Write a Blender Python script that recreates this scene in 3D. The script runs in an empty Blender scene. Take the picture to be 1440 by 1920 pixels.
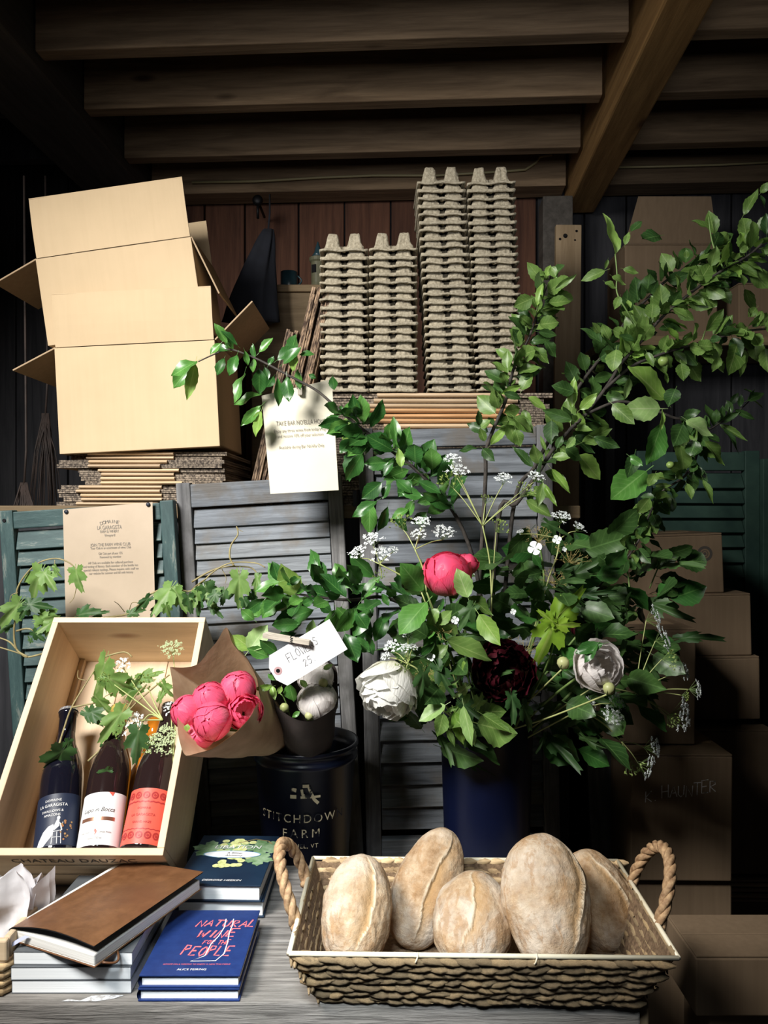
import bpy, bmesh, math, random
from mathutils import Vector, Matrix, noise, Euler

# ------------------------------------------------------------------ camera, world, light, exposure
SC = bpy.context.scene
COL = SC.collection
CAMZ = 1.41
cam_d = bpy.data.cameras.new('camera'); cam = bpy.data.objects.new('camera', cam_d); COL.objects.link(cam)
cam.location = (0, 0, CAMZ); cam.rotation_euler = (math.pi/2, 0, 0)
cam_d.sensor_fit = 'HORIZONTAL'; cam_d.sensor_width = 36; cam_d.lens = 36.05; cam_d.clip_start = .02
SC.camera = cam
SC.view_settings.view_transform = 'Standard'; SC.view_settings.look = 'None'
SC.view_settings.gamma = 1; SC.view_settings.use_curve_mapping = False
SC.view_settings.exposure = 0.0
W = bpy.data.worlds.new('world'); SC.world = W; W.use_nodes = True
W.node_tree.nodes['Background'].inputs[0].default_value = (.35, .55, 1, 1)
W.node_tree.nodes['Background'].inputs[1].default_value = .006
def area(name, loc, aim, size, size_y, energy, color, spread=180):
    l = bpy.data.lights.new(name, 'AREA'); l.shape = 'RECTANGLE'; l.size = size; l.size_y = size_y
    l.energy = energy; l.color = color; l.spread = math.radians(spread)
    o = bpy.data.objects.new(name, l); COL.objects.link(o); o.location = loc
    o.rotation_euler = (Vector(aim) - Vector(loc)).to_track_quat('-Z', 'Y').to_euler(); return o
area('doorway_daylight', (-1.0, .22, 2.40), (-.33, 1.4, 1.38), .5, .5, 26, (1, .97, .92), 94)
area('table_front_fill', (-.2, -.02, 2.12), (-.07, .97, .79), .4, .3, 1.35, (.85, .94, 1), 28)  # added lamp with no real opening, brightens bread, basket front and books
area('joist_leaf_fill', (.0, -.5, 1.8), (.22, 1.7, 2.35), .8, .6, 1.25, (.97, .98, 1), 52)  # added fill lamp, aimed up to brighten the joists and leaves

# ------------------------------------------------------------------ helpers
def P(px, py, d): return Vector(((px-720)/1442*d, d, CAMZ-(py-960)/1442*d))
def T(*a): return Matrix.Translation(Vector(a[0] if len(a) == 1 else a))
def RX(a): return Matrix.Rotation(math.radians(a), 4, 'X')
def RY(a): return Matrix.Rotation(math.radians(a), 4, 'Y')
def RZ(a): return Matrix.Rotation(math.radians(a), 4, 'Z')
def S(x, y=None, z=None):
    y = x if y is None else y; z = x if z is None else z
    return Matrix.Diagonal((x, y, z, 1))
def frame(o, x, y):                       # origin, x axis, y axis(approx) -> matrix with z = x cross y
    x = Vector(x).normalized(); z = x.cross(Vector(y)).normalized(); y = z.cross(x)
    m = Matrix.Identity(4)
    for i in range(3): m[i][0] = x[i]; m[i][1] = y[i]; m[i][2] = z[i]; m[i][3] = o[i]
    return m
I4 = Matrix.Identity(4)
rnd = random.Random(7)

class MB:
    def __init__(s): s.v = []; s.f = []; s.uv = None
    def add(s, v, f, M=None):
        n = len(s.v); s.v += [(M @ Vector(p)) if M else Vector(p) for p in v]; s.f += [tuple(i+n for i in q) for q in f]; return s
    def box(s, x0, x1, y0, y1, z0, z1, M=None):
        v = [(x, y, z) for z in (z0, z1) for y in (y0, y1) for x in (x0, x1)]
        return s.add(v, [(0,2,3,1), (4,5,7,6), (0,1,5,4), (2,6,7,3), (0,4,6,2), (1,3,7,5)], M)
    def tube(s, pts, r, seg=6, M=None, cap=True):
        pts = [Vector(p) for p in pts]; n = len(pts)
        rr = r if isinstance(r, (list, tuple)) else [r]*n
        if len(rr) == 2 and n != 2: rr = [rr[0]+(rr[1]-rr[0])*i/(n-1) for i in range(n)]
        v = []; f = []; up = None
        for i, p in enumerate(pts):
            t = (pts[min(i+1, n-1)]-pts[max(i-1, 0)])
            t = t.normalized() if t.length > 1e-9 else Vector((0, 0, 1))
            if up is None: up = t.orthogonal().normalized()
            else:
                up = up-t*up.dot(t); up = up.normalized() if up.length > 1e-6 else t.orthogonal().normalized()
            b = t.cross(up)
            for k in range(seg):
                a = 2*math.pi*k/seg; v.append(p+(up*math.cos(a)+b*math.sin(a))*rr[i])
        for i in range(n-1):
            for k in range(seg):
                a = i*seg+k; c = i*seg+(k+1) % seg; f.append((a, c, c+seg, a+seg))
        if cap: f += [tuple(range(seg-1, -1, -1)), tuple((n-1)*seg+k for k in range(seg))]
        return s.add(v, f, M)
    def lathe(s, prof, seg=24, M=None, cap0=True, cap1=True):
        v = []; f = []; n = len(prof)
        for r, z in prof:
            for k in range(seg):
                a = 2*math.pi*k/seg; v.append((r*math.cos(a), r*math.sin(a), z))
        for i in range(n-1):
            for k in range(seg):
                a = i*seg+k; c = i*seg+(k+1) % seg; f.append((a, c, c+seg, a+seg))
        if cap0: f.append(tuple(range(seg-1, -1, -1)))
        if cap1: f.append(tuple((n-1)*seg+k for k in range(seg)))
        return s.add(v, f, M)
    def grid(s, fn, nu, nv, M=None, closeu=False):
        v = [fn(i/(nu if closeu else nu-1), j/(nv-1)) for j in range(nv) for i in range(nu)]; f = []
        for j in range(nv-1):
            for i in range(nu if closeu else nu-1):
                i2 = (i+1) % nu; f.append((j*nu+i, j*nu+i2, (j+1)*nu+i2, (j+1)*nu+i))
        return s.add(v, f, M)
    def mesh(s, name, mat, smooth=False):
        me = bpy.data.meshes.new(name); me.from_pydata([tuple(p) for p in s.v], [], s.f)
        if mat: me.materials.append(mat)
        if smooth: me.polygons.foreach_set('use_smooth', [True]*len(me.polygons))
        if s.uv:
            ul = me.uv_layers.new(name='UVMap')
            for l in me.loops: ul.data[l.index].uv = s.uv[l.vertex_index]
        me.update(); return me

def thing(name, label, cat, loc, group=None):
    o = bpy.data.objects.new(name, None); COL.objects.link(o); o.location = loc; o.empty_display_size = .02
    o['label'] = label; o['category'] = cat
    if group: o['group'] = group
    return o
def wloc(p):                                # world matrix of a chain of parents
    m = I4.copy()
    while p: m = p.matrix_basis @ m; p = p.parent
    return m
def put(name, me, parent=None, M=I4, bevel=0, seg=2, label=None):
    o = bpy.data.objects.new(name, me); COL.objects.link(o)
    if parent: o.parent = parent; o.matrix_basis = wloc(parent).inverted() @ M
    else: o.matrix_basis = M
    if bevel:
        b = o.modifiers.new('bevel', 'BEVEL'); b.width = bevel; b.segments = seg; b.limit_method = 'ANGLE'
    if label: o['label'] = label
    return o
def tag(o, label, cat, group=None):
    o['label'] = label; o['category'] = cat
    if group: o['group'] = group
    return o
def struct(o): o['kind'] = 'structure'; return o
def boxo(name, sx, sy, sz, mat, parent, M, bevel=.0015):      # centred box
    return put(name, MB().box(-sx/2, sx/2, -sy/2, sy/2, -sz/2, sz/2).mesh(name, mat), parent, M, bevel)

# ------------------------------------------------------------------ materials
def nodes(name):
    m = bpy.data.materials.new(name); m.use_nodes = True; nt = m.node_tree
    return m, nt, nt.nodes['Principled BSDF'], nt.nodes['Material Output']
def ramp(nt, fac, stops):
    r = nt.nodes.new('ShaderNodeValToRGB'); e = r.color_ramp.elements
    while len(e) < len(stops): e.new(.5)
    for k, (p, c) in enumerate(stops): e[k].position = p; e[k].color = (c[0], c[1], c[2], 1)
    nt.links.new(fac, r.inputs[0]); return r.outputs[0]
def coords(nt, scale, coord='Object', offset=True):
    tc = nt.nodes.new('ShaderNodeTexCoord'); mp = nt.nodes.new('ShaderNodeMapping'); mp.inputs['Scale'].default_value = scale
    if offset:
        oi = nt.nodes.new('ShaderNodeObjectInfo'); ad = nt.nodes.new('ShaderNodeVectorMath'); ad.operation = 'ADD'
        ml = nt.nodes.new('ShaderNodeMath'); ml.operation = 'MULTIPLY'; ml.inputs[1].default_value = 17.3
        nt.links.new(oi.outputs['Random'], ml.inputs[0]); nt.links.new(tc.outputs[coord], ad.inputs[0]); nt.links.new(ml.outputs[0], ad.inputs[1])
        nt.links.new(ad.outputs[0], mp.inputs[0])
    else: nt.links.new(tc.outputs[coord], mp.inputs[0])
    return mp.outputs[0]
def nz(nt, vec, scale, detail=5, rough=.6, dist=0):
    n = nt.nodes.new('ShaderNodeTexNoise'); n.inputs['Scale'].default_value = scale; n.inputs['Detail'].default_value = detail
    n.inputs['Roughness'].default_value = rough; n.inputs['Distortion'].default_value = dist
    nt.links.new(vec, n.inputs['Vector']); return n.outputs['Fac']
def mix(nt, fac, a, b, mode='MIX'):
    x = nt.nodes.new('ShaderNodeMix'); x.data_type = 'RGBA'; x.blend_type = mode
    for i, v in ((0, fac), (6, a), (7, b)):
        if hasattr(v, 'is_output'): nt.links.new(v, x.inputs[i])
        elif i == 0: x.inputs[0].default_value = v
        else: x.inputs[i].default_value = (v[0], v[1], v[2], 1)
    return x.outputs[2]
def bump(nt, b, h, strength, dist=.01):
    n = nt.nodes.new('ShaderNodeBump'); n.inputs['Strength'].default_value = strength; n.inputs['Distance'].default_value = dist
    nt.links.new(h, n.inputs['Height']); nt.links.new(n.outputs[0], b.inputs['Normal'])
def mat(name, c1, c2=None, sc=(1, 1, 1), ns=8, rough=.7, bmp=.0, bd=.004, p=(.35, .65), c3=None, s3=3, detail=5, coat=0, spec=.5, dist=0, var=0, metal=0):
    m, nt, b, out = nodes(name); b.inputs['Roughness'].default_value = rough; b.inputs['Metallic'].default_value = metal
    b.inputs['Specular IOR Level'].default_value = spec; b.inputs['Coat Weight'].default_value = coat
    if c2 is None: b.inputs['Base Color'].default_value = (*c1, 1); return m
    v = coords(nt, sc); f = nz(nt, v, ns, detail, .6, dist)
    c = ramp(nt, f, [(p[0], c1), (p[1], c2)])
    if c3:
        f3 = nz(nt, v, s3, 4); c = mix(nt, ramp(nt, f3, [(.52, (0, 0, 0)), (.64, (1, 1, 1))]), c, c3)
    if var:
        oi = nt.nodes.new('ShaderNodeObjectInfo')
        c = mix(nt, var, c, ramp(nt, oi.outputs['Random'], [(0, (.55, .55, .55)), (.5, (1, 1, 1)), (1, (1.35, 1.3, 1.2))]), 'MULTIPLY')
    nt.links.new(c, b.inputs['Base Color'])
    if bmp: bump(nt, b, f, bmp, bd)
    return m
def wood(name, c1, c2, axis='x', ns=6, rough=.75, bmp=.35, c3=None, knots=None, var=.5, stretch=14):
    sc = {'x': (1, stretch, stretch), 'y': (stretch, 1, stretch), 'z': (stretch, stretch, 1)}[axis]
    m, nt, b, out = nodes(name); b.inputs['Roughness'].default_value = rough; b.inputs['Specular IOR Level'].default_value = .3
    v = coords(nt, sc); f = nz(nt, v, ns, 8, .65, .4); c = ramp(nt, f, [(.3, c1), (.7, c2)])
    if c3:
        f3 = nz(nt, coords(nt, (1, 1, 1)), 9, 4); c = mix(nt, ramp(nt, f3, [(.5, (0, 0, 0)), (.66, (1, 1, 1))]), c, c3)
    if knots:
        vo = nt.nodes.new('ShaderNodeTexVoronoi'); k = {'x': (1.3, 4, 4), 'y': (4, 1.3, 4), 'z': (4, 4, 1.3)}[axis]
        vo.inputs['Scale'].default_value = 1.6; nt.links.new(coords(nt, k), vo.inputs['Vector'])
        c = mix(nt, ramp(nt, vo.outputs['Distance'], [(.03, (1, 1, 1)), (.09, (0, 0, 0))]), c, knots)
    if var:
        oi = nt.nodes.new('ShaderNodeObjectInfo')
        c = mix(nt, var, c, ramp(nt, oi.outputs['Random'], [(0, (.55, .55, .55)), (.5, (1, 1, 1)), (1, (1.3, 1.25, 1.15))]), 'MULTIPLY')
    nt.links.new(c, b.inputs['Base Color']); bump(nt, b, f, bmp, .004); return m
def leafmat(name, c1, c2, vein, rough=.35, trans=.25, veins=9, spec=.5, vs=.5):
    m, nt, b, out = nodes(name); b.inputs['Roughness'].default_value = rough; b.inputs['Specular IOR Level'].default_value = spec
    oi = nt.nodes.new('ShaderNodeObjectInfo'); c = ramp(nt, oi.outputs['Random'], [(0, c1), (1, c2)])
    uv = nt.nodes.new('ShaderNodeUVMap'); sx = nt.nodes.new('ShaderNodeSeparateXYZ'); nt.links.new(uv.outputs[0], sx.inputs[0])
    def math_(op, a, bb):
        n = nt.nodes.new('ShaderNodeMath'); n.operation = op
        for i, v in ((0, a), (1, bb)):
            if v is None: continue
            if hasattr(v, 'is_output'): nt.links.new(v, n.inputs[i])
            else: n.inputs[i].default_value = v
        return n.outputs[0]
    u = math_('ABSOLUTE', math_('SUBTRACT', sx.outputs[0], .5), None)
    w = math_('SUBTRACT', math_('MULTIPLY', sx.outputs[1], veins), math_('MULTIPLY', u, veins*.55))
    side = ramp(nt, math_('ABSOLUTE', math_('SUBTRACT', math_('FRACT', w, None), .5), None), [(0, (1, 1, 1)), (.16, (0, 0, 0))])
    mid = ramp(nt, u, [(.012, (1, 1, 1)), (.035, (0, 0, 0))])
    c = mix(nt, math_('MULTIPLY', side, vs*.55), c, vein); c = mix(nt, math_('MULTIPLY', mid, vs*1.4), c, vein)
    f = nz(nt, coords(nt, (1, 1, 1)), 3, 3); c = mix(nt, .55, c, ramp(nt, f, [(.3, (.6, .65, .55)), (.7, (1.3, 1.25, 1.2))]), 'MULTIPLY')
    nt.links.new(c, b.inputs['Base Color']); bump(nt, b, side, -.25, .05)
    tr = nt.nodes.new('ShaderNodeBsdfTranslucent'); nt.links.new(c, tr.inputs[0]); ms = nt.nodes.new('ShaderNodeMixShader'); ms.inputs[0].default_value = trans
    nt.links.new(b.outputs[0], ms.inputs[1]); nt.links.new(tr.outputs[0], ms.inputs[2]); nt.links.new(ms.outputs[0], out.inputs[0]); return m
def petalmat(name, base, tip, rough=.5, trans=.3):
    m, nt, b, out = nodes(name); b.inputs['Roughness'].default_value = rough
    uv = nt.nodes.new('ShaderNodeUVMap'); sx = nt.nodes.new('ShaderNodeSeparateXYZ'); nt.links.new(uv.outputs[0], sx.inputs[0])
    c = ramp(nt, sx.outputs[1], [(.15, base), (.8, tip)])
    mp = nt.nodes.new('ShaderNodeMapping'); mp.inputs['Scale'].default_value = (9, .7, 1); nt.links.new(uv.outputs[0], mp.inputs[0])
    f = nz(nt, mp.outputs[0], 3, 4); c = mix(nt, .6, c, ramp(nt, f, [(.3, (.75, .75, .75)), (.7, (1.2, 1.2, 1.2))]), 'MULTIPLY')
    nt.links.new(c, b.inputs['Base Color']); bump(nt, b, f, .25, .02)
    tr = nt.nodes.new('ShaderNodeBsdfTranslucent'); nt.links.new(c, tr.inputs[0]); ms = nt.nodes.new('ShaderNodeMixShader'); ms.inputs[0].default_value = trans
    nt.links.new(b.outputs[0], ms.inputs[1]); nt.links.new(tr.outputs[0], ms.inputs[2]); nt.links.new(ms.outputs[0], out.inputs[0]); return m

K = {}
K['joist'] = wood('joist_wood', (.13, .085, .05), (.33, .23, .14), 'x', 3, .8, .5, None, (.06, .035, .02))
K['beam'] = wood('beam_wood', (.24, .13, .045), (.5, .29, .11), 'y', 3, .75, .6, None, (.1, .05, .02))
K['darkbeam'] = wood('dark_beam_wood', (.05, .045, .04), (.11, .1, .09), 'y', 3)
K['ceil'] = wood('ceiling_board_wood', (.06, .04, .03), (.14, .09, .06), 'y', 3)
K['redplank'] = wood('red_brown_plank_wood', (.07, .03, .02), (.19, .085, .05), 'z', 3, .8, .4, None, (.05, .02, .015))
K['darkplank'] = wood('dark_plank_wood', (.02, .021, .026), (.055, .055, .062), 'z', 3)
K['greywood'] = wood('weathered_grey_wood', (.095, .105, .12), (.29, .32, .36), 'x', 5, .85, .8, (.17, .16, .15), (.12, .12, .12), .6, 18)
K['greywood_z'] = wood('weathered_grey_stile_wood', (.09, .09, .095), (.28, .28, .285), 'z', 5, .85, .8, (.11, .11, .11), None, .35, 18)
K['table'] = wood('weathered_table_wood', (.085, .078, .072), (.33, .31, .29), 'x', 9, .85, .9, (.2, .19, .175), (.09, .08, .07), .3, 16)
K['pine'] = wood('pine_crate_wood', (.56, .42, .27), (.8, .65, .46), 'x', 2.2, .55, .12, None, (.28, .13, .06), .15, 9)
K['pine_y'] = wood('pine_crate_side_wood', (.56, .4, .26), (.78, .61, .43), 'y', 2.2, .55, .12, None, (.32, .15, .07), .15, 9)
K['rawboard'] = wood('raw_board_wood', (.26, .18, .1), (.42, .31, .19), 'z', 3, .8, .3, None, (.05, .03, .02))
K['shelfwood'] = wood('shelf_wood', (.16, .11, .06), (.3, .22, .13), 'x', 4)
K['floor'] = mat('earth_floor', (.03, .027, .024), (.07, .06, .05), ns=12, bmp=.5, rough=.95)
def green_paint(name, axis):
    sc = {'x': (1, 5, 5), 'z': (5, 5, 1)}[axis]
    m, nt, b, out = nodes(name); b.inputs['Roughness'].default_value = .6
    v = coords(nt, sc); f = nz(nt, v, 9, 7, .7); c = ramp(nt, f, [(.42, (.028, .062, .064)), (.56, (.045, .09, .09)), (.63, (.17, .2, .18)), (.72, (.12, .12, .105))])
    nt.links.new(c, b.inputs['Base Color']); bump(nt, b, f, .5, .003); return m
K['green_x'] = green_paint('flaking_green_paint', 'x'); K['green_z'] = green_paint('flaking_green_stile_paint', 'z')
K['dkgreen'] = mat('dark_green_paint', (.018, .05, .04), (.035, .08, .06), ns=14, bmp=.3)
def card(name, c, c2, z=True, d=120):
    m, nt, b, out = nodes(name); b.inputs['Roughness'].default_value = .8; b.inputs['Specular IOR Level'].default_value = .2
    v = coords(nt, (60, 60, 2) if z else (2, 60, 60)); f = nz(nt, v, 1.5, 4); f2 = nz(nt, coords(nt, (1, 1, 1)), 5, 4)
    col = ramp(nt, f, [(.25, c), (.75, c2)]); col = mix(nt, .5, col, ramp(nt, f2, [(.3, (.86, .86, .84)), (.7, (1.08, 1.08, 1.08))]), 'MULTIPLY')
    nt.links.new(col, b.inputs['Base Color']); bump(nt, b, f, .12, .002); return m
K['card'] = card('tan_cardboard', (.6, .455, .285), (.63, .48, .305))
K['cardin'] = card('inner_cardboard', (.4, .29, .18), (.47, .345, .22))
K['carddark'] = card('brown_shaded_cardboard', (.2, .14, .088), (.24, .17, .108))  # shade of the side boxes put into the colour; also faces flattened boxes
K['tape'] = mat('packing_tape', (.4, .28, .17), rough=.25)
K['cardfold'] = mat('folded_cardboard', (.5, .36, .22), (.66, .5, .34), (2, 30, 30), 4, .8, .2, var=.5)
K['cardfold_o'] = mat('orange_folded_cardboard', (.5, .27, .12), (.68, .4, .2), (2, 30, 30), 4, .8, .2, var=.3)
K['cardedge'] = mat('cut_corrugated_edge', (.07, .055, .045), (.36, .29, .22), (220, 5, 160), 1, .9, .6, var=.7, p=(.4, .62))
K['cardedge_z'] = mat('cut_corrugated_edge_upright', (.05, .03, .02), (.42, .29, .19), (160, 5, 40), 1, .9, .6, var=.8, p=(.42, .62))
K['pulp'] = mat('moulded_paper_pulp', (.29, .25, .18), (.5, .445, .335), (1, 1, 1), 160, .95, .8, .004, spec=.15, var=.15)
K['kraft'] = mat('kraft_wrapping_paper', (.46, .31, .19), (.6, .43, .28), (3, 3, 3), 7, .7, .25, .004)
K['shadepaper'] = mat('shade_dark_wrapping_paper', (.04, .03, .028), (.065, .05, .045), (3, 3, 3), 7, .7, .25, .004)  # kraft wrap in shade, its darkness put into the paper colour
K['kraftsign'] = mat('kraft_notice_paper', (.46, .37, .275), (.53, .43, .325), (1, 1, 1), 6, .75, .05)
K['cream'] = mat('cream_paper', (.72, .67, .52), (.78, .735, .6), (1, 1, 1), 5, .7, .03)
K['whitepaper'] = mat('white_card', (.9, .92, .95), (.95, .96, .98), (1, 1, 1), 5, .6, .03)
K['pages'] = mat('page_block', (.66, .64, .6), (.92, .9, .85), (2, 2, 420), 1, .8, .3, .001)
K['pages_w'] = mat('white_page_block', (.84, .87, .88), (.92, .94, .95), (2, 2, 420), 1, .8, .2, .001)
K['navy'] = mat('navy_book_cloth', (.012, .03, .13), (.016, .04, .16), ns=90, rough=.38, bmp=.05)
K['nightblue'] = mat('night_blue_book_cover', (.008, .02, .045), (.012, .03, .06), ns=20, rough=.35)
K['leather'] = mat('brown_leather', (.13, .055, .022), (.19, .085, .036), ns=60, rough=.42, bmp=.12, detail=8, c3=(.12, .05, .022), s3=4)
K['black'] = mat('black_endpaper', (.015, .017, .022), rough=.6)
K['ink'] = mat('grey_print_ink', (.24, .22, .19), rough=.8)
K['ink2'] = mat('dark_print_ink', (.07, .06, .05), rough=.8)
K['pencil'] = mat('pencil_line', (.16, .16, .17), rough=.8); K['chalk'] = mat('white_chalk_line', (.02, .015, .01), (.75, .74, .7), ns=70, rough=.9, p=(.34, .46))
K['whiteink'] = mat('white_print_ink', (.8, .8, .8), rough=.6)
K['pinkink'] = mat('coral_brush_ink', (.85, .17, .19), rough=.6)
K['creamink'] = mat('worn_cream_stencil_paint', (.01, .012, .02), (.6, .52, .34), ns=55, rough=.6, p=(.44, .5), detail=3)
K['wine'] = mat('dark_wine_glass', (.006, .006, .012), rough=.06, coat=.4)
K['wine2'] = mat('dark_brown_wine_glass', (.018, .01, .01), rough=.06, coat=.4)
K['amber'] = mat('amber_wine_glass', (.5, .16, .012), rough=.08, coat=.4)
K['label_b'] = mat('navy_wine_label', (.014, .022, .05), rough=.5)
K['label_w'] = mat('white_wine_label', (.86, .88, .9), rough=.5)
K['label_r'] = mat('coral_red_wine_label', (.72, .11, .075), rough=.5)
K['label_r2'] = mat('dark_red_wine_label_print', (.4, .03, .03), rough=.5)
K['copper'] = mat('copper_foil', (.6, .3, .2), rough=.3, metal=.8)
K['cap'] = mat('crown_cap_metal', (.55, .55, .58), rough=.35, metal=.8)
K['bucket'] = mat('navy_bucket_plastic', (.003, .005, .016), rough=.32)
K['vase'] = mat('navy_vase_glaze', (.002, .004, .02), (.003, .006, .027), ns=5, rough=.35)
K['iron'] = mat('black_iron', (.012, .012, .014), rough=.5, metal=.6)
K['pinmat'] = mat('dark_pin_head', (.02, .025, .04), rough=.4)
K['tealmug'] = mat('teal_mug_glaze', (.025, .06, .075), rough=.3)
K['olive'] = mat('olive_lantern_paint', (.11, .11, .06), (.16, .155, .09), ns=12, rough=.6)
K['bagmat'] = mat('dark_blue_sack_cloth', (.004, .005, .01), (.007, .009, .016), ns=30, rough=.9, bmp=.3)
K['linen'] = mat('white_linen', (.78, .77, .8), (.88, .87, .9), ns=14, rough=.9, bmp=.25)
K['rattan'] = mat('woven_seagrass', (.26, .17, .085), (.66, .48, .27), (6, 30, 30), 3, .75, .6, .003, var=.75)
K['rope'] = mat('seagrass_rope', (.22, .12, .06), (.5, .33, .18), (20, 20, 20), 5, .75, .6, .003, var=.3)
K['rim'] = mat('cream_metal_rim', (.72, .64, .46), (.8, .73, .56), ns=30, rough=.4)
K['peg'] = wood('clothes_peg_wood', (.36, .32, .27), (.56, .52, .45), 'x', 20)
K['cable'] = mat('cream_cable', (.4, .34, .18), rough=.5)
K['raffia'] = mat('dried_raffia', (.02, .014, .012), (.045, .03, .025), ns=20)
K['stem_g'] = mat('green_stem', (.12, .22, .05), (.2, .3, .09), ns=20, rough=.5)
K['stem_y'] = mat('yellow_green_stem', (.34, .4, .14), (.45, .48, .2), ns=20, rough=.5)
K['bark'] = mat('twig_bark', (.018, .015, .013), (.06, .05, .042), (1, 1, 1), 60, .8, .6)
K['vine'] = mat('grape_vine_stem', (.2, .16, .07), (.34, .29, .13), ns=30, rough=.6)
K['floret'] = mat('white_floret', (.8, .85, .84), rough=.7)
K['floret_g'] = mat('green_floret', (.42, .5, .28), rough=.7)
K['seed'] = mat('green_umbel_fruit', (.2, .32, .06), (.34, .42, .12), ns=30, rough=.5)
K['dryfloret'] = mat('dry_viburnum_stalk', (.34, .26, .08), (.5, .4, .16), ns=30, rough=.7)
K['fruit'] = mat('young_green_apple', (.16, .27, .06), (.26, .36, .1), ns=20, rough=.4)
K['bud'] = mat('peony_bud', (.3, .36, .12), (.5, .5, .25), ns=12, rough=.45)
L = {}
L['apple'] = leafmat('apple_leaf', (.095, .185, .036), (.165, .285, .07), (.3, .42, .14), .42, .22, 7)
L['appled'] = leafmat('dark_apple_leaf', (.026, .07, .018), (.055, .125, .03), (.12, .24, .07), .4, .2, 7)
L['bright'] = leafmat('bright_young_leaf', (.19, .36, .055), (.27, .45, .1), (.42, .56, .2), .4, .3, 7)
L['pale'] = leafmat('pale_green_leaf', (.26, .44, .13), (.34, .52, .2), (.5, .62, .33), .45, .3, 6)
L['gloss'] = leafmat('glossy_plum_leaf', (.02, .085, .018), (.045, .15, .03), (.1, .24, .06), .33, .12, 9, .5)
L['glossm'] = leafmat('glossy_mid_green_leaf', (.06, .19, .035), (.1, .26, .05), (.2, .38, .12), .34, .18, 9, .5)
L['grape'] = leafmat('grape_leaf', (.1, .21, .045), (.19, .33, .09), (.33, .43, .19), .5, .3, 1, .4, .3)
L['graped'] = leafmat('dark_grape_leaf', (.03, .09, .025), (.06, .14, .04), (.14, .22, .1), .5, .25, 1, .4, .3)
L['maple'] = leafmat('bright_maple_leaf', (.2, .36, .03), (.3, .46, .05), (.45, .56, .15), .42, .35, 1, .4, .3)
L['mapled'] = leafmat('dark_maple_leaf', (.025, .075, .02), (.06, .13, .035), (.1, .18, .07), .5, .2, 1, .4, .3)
PT = {'pink': petalmat('pink_peony_petal', (.85, .4, .42), (.9, .125, .25), .38, .25),
      'coral': petalmat('coral_peony_petal', (.82, .4, .34), (.88, .09, .2), .45, .25),
      'white': petalmat('white_peony_petal', (.78, .76, .5), (.86, .86, .82), .55, .3),
      'blush': petalmat('blush_white_peony_petal', (.86, .8, .7), (.92, .88, .86), .5, .3),
      'wine': petalmat('burgundy_peony_petal', (.03, .0015, .004), (.055, .002, .008), .5, .1)}
# ------------------------------------------------------------------ the barn: ceiling, walls, floor (turned 3 degrees to the view)
ROOM = RZ(-3)
def rbox(name, x0, x1, y0, y1, z0, z1, mat, parent, bevel=.003):
    c = ((x0+x1)/2, (y0+y1)/2, (z0+z1)/2)
    return boxo(name, x1-x0, y1-y0, z1-z0, mat, parent, ROOM @ T(c), bevel)
def room_part(name, x0, x1, y0, y1, z0, z1, mat): return struct(rbox(name, x0, x1, y0, y1, z0, z1, mat, None))
floor = room_part('floor', -1.8, 2.6, -.6, 3.0, -.06, 0, K['floor'])
ceil = room_part('ceiling', -1.8, 2.6, -.6, 3.0, CAMZ+1.395, CAMZ+1.42, K['darkplank'])
for i in range(17):                                            # boards of the loft floor, running across the joists
    x = -1.75+i*.255; rbox('ceiling_board', x, x+.25, -.5, 2.8, CAMZ+1.37, CAMZ+1.392, K['ceil'], ceil)
for y in (.7, 1.0, 1.30, 1.59, 1.87, 2.145, 2.44):
    rbox('joist', -.97, .49, y, y+.045, CAMZ+1.15+rnd.uniform(-.006, .006), CAMZ+1.37, K['joist'], ceil)
    rbox('joist', .62, 2.4, y, y+.045, CAMZ+1.15, CAMZ+1.37, K['joist'], ceil)
    rbox('joist', -1.75, -1.2, y, y+.045, CAMZ+1.15, CAMZ+1.37, K['darkplank'], ceil)
rbox('beam', .5, .605, -.4, 2.78, CAMZ+1.067, CAMZ+1.36, K['beam'], ceil, .006)
rbox('beam', -1.19, -.975, -.4, 2.78, CAMZ+1.12, CAMZ+1.36, K['darkbeam'], ceil, .006)
rbox('beam', -.97, .49, 2.69, 2.79, CAMZ+1.13, CAMZ+1.27, K['joist'], ceil)
rbox('beam', .62, 2.4, 2.69, 2.79, CAMZ+1.13, CAMZ+1.27, K['joist'], ceil)
wb = room_part('wall_back', -1.8, 2.6, 2.84, 2.9, 0, CAMZ+1.395, K['darkplank'])
x = -1.7; i = 0
while x < 2.5:
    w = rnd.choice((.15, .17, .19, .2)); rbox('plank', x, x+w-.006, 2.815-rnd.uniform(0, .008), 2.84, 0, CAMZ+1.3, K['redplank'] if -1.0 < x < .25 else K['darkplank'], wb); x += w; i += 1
wl = room_part('wall_left', -1.76, -1.7, .9, 2.84, 0, CAMZ+1.395, K['darkplank'])
for i in range(10): rbox('plank', -1.7, -1.68, .92+i*.19, .92+i*.19+.184, 0, CAMZ+1.36, K['darkplank'], wl)
wr = room_part('wall_right', 2.45, 2.5, -.5, 2.84, 0, CAMZ+1.395, K['darkplank'])
for i in range(17): rbox('plank', 2.43, 2.45, -.48+i*.195, -.48+i*.195+.189, 0, CAMZ+1.36, K['darkplank'], wr)
trim = room_part('trim_1', .4, .5, 2.62, 2.72, 0, CAMZ+1.067, K['darkbeam'])     # post under the long beam
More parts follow.
